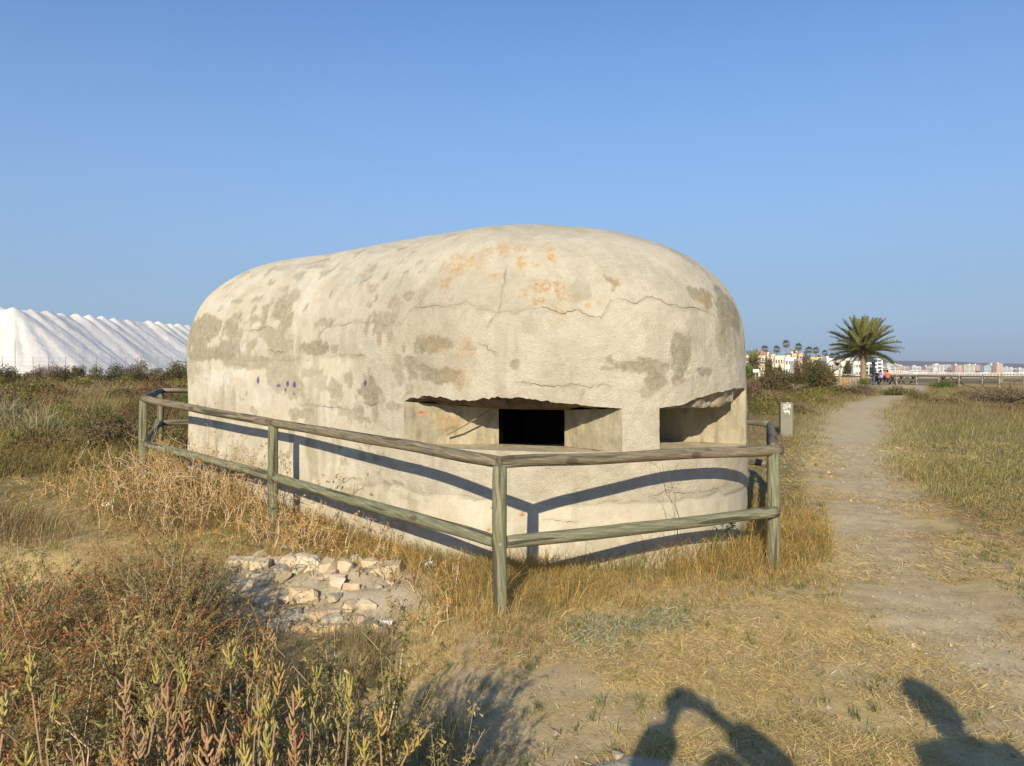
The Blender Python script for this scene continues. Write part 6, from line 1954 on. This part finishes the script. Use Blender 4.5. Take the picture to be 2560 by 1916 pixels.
    mobj('hair', np_mesh('hair', hv, [hf], HAIR, smooth=True), root)
    for s in 'LR':
        a, t = np.array(J['an' + s]), np.array(J['to' + s])
        sh_ = skinned('shoe', [tuple(a + (0, 0, -.03)), tuple((a + t) / 2 + (0, 0, -.005)), tuple(t)], [(0, 1), (1, 2)], [.05, .048, .042], HAIR, root, 1, 0)
    for sx in (-.033, .033):
        mb = MB(); u = [(.011 * math.cos(a) * math.sin(b), .006 * math.sin(a) * math.sin(b), .008 * math.cos(b)) for b in (.0, .8, 1.57, 2.4, 3.14) for a in np.arange(6) * 1.047]
        mb.add([(hx + sx + p[0], hy + .097 + p[1], hz + .012 + p[2]) for p in u], [(i * 6 + j, i * 6 + (j + 1) % 6, i * 6 + 6 + (j + 1) % 6, i * 6 + 6 + j) for i in range(4) for j in range(6)])
        mb.build('eye', HAIR, root)
    mb = MB(); mb.box((hx - .024, hy + .086, hz - .072), (hx + .024, hy + .094, hz - .064)); mb.build('mouth', mat_lip, root)
    return root
mat_lip = mat_plain('lips', (.35, .13, .11), .6, .1, 9)
def seated(lean=.05, turn=0):
    J = {'pelvis': (0, 0, .56), 'waist': (0, .02 + lean * .4, .74), 'chest': (turn, .04 + lean, .93), 'neck': (turn, .07 + lean * 1.4, 1.09), 'head': (turn * 1.2, .10 + lean * 1.7, 1.25)}
    for s, k in (('L', -1), ('R', 1)):
        J.update({'sh' + s: (k * .18 + turn, .04 + lean, 1.0), 'el' + s: (k * .25, .16 + lean, .78), 'wr' + s: (k * .14, .40, .80), 'ha' + s: (k * .09, .47, .80), 'hip' + s: (k * .10, .05, .54), 'kn' + s: (k * .13, .45, .52), 'an' + s: (k * .13, .38, .10), 'to' + s: (k * .14, .52, .04)})
    return J
lil = mat_plain('lilac_cloth', (.42, .36, .62), .85, .08, 6); org = mat_plain('orange_cloth', (.55, .14, .04), .85, .08, 6); dk = mat_plain('dark_cloth', (.03, .03, .04), .85, .2, 6)
ty = 71.0
for px, yo, rz, sh_, ll, lean, lab in [(2203.5, -.72, 0, lil, dk, .05, 'person in a lilac shirt seen from behind, sitting at the picnic table'), (2220, -.72, 0, org, dk, .03, 'person in an orange shirt seen from behind, sitting at the picnic table'),
        (2193, -.74, .25, dk, dk, .1, 'person in dark clothes at the left end of the bench, next to the blue post'), (2209.5, .74, math.pi, lil, dk, .05, 'person facing this way across the picnic table between the two shirts')]:
    person((at(px, 940, ty + yo)[0], ty + yo, DZ - .02), rz, seated(lean), sh_, ll, lab)

# the two people standing by the camera, whose shadows fall in the picture
def standing(x_sh=.18, arms=None, top=1.72):
    k = top / 1.72
    J = {'pelvis': (0, 0, .95 * k), 'waist': (0, .01, 1.10 * k), 'chest': (0, 0, 1.30 * k), 'neck': (0, .0, 1.47 * k), 'head': (0, .03, 1.60 * k)}
    for s, q in (('L', -1), ('R', 1)):
        J.update({'sh' + s: (q * x_sh, -.01, 1.40 * k), 'el' + s: (q * .27, -.04, 1.12 * k), 'wr' + s: (q * .26, .06, .88 * k), 'ha' + s: (q * .25, .09, .81 * k), 'hip' + s: (q * .10, 0, .90 * k), 'kn' + s: (q * .11, .02, .50 * k), 'an' + s: (q * .12, -.02, .09), 'to' + s: (q * .13, .13, .04)})
    if arms: J.update(arms)
    return J
blue = mat_plain('blue_cloth', (.10, .16, .28), .85, .1, 6); beige = mat_plain('beige_cloth', (.40, .33, .24), .85, .1, 6)
person((1.24, -.12, float(g(1.24, -.12))), 0, standing(), blue, beige, 'companion standing to the right of the camera, only the shadow is in view', hands=True)
px_, py_ = .14, -.46
arms = {'shL': (-.16, .02, 1.30), 'elL': (-.28, .26, 1.42), 'wrL': (-.14, .40, 1.545), 'haL': (-.115, .415, 1.60), 'shR': (.16, .02, 1.30), 'elR': (.28, .18, 1.44), 'wrR': (.09, .39, 1.55), 'haR': (.02, .415, 1.60)}
person((px_, py_, float(g(px_, py_))), 0, standing(.16, arms, 1.56), beige, blue, 'photographer standing behind the camera with raised arms, only the shadow is in view', hands=True, hair_long=True, sleeve=2)
mb = MB(); mb.box((-.075, -.0045, -.0375), (.075, .0045, .0375)); ph_ = mb.build('phone', mat_plain('black_phone', (.02, .02, .022), .3, .1, 5))
ph_.location = (.058, -.028, 1.605)
tag(ph_, 'black phone held up sideways by the photographer', 'phone')

# ------------------------------------------------------------------ the thin coastal air
hz_b = MB(); hz_b.box((-6000, -120, -9), (6000, 7400, 95))
m, nt, N, L, out = new_mat('air')
pv = N.new('ShaderNodeVolumePrincipled')
pv.inputs['Color'].default_value = (.88, .92, 1.0, 1)
pv.inputs['Density'].default_value = 0.00012
pv.inputs['Anisotropy'].default_value = .2
L.new(pv.outputs[0], out.inputs['Volume'])
hz_o = hz_b.build('haze', m)
hz_o['kind'] = 'stuff'
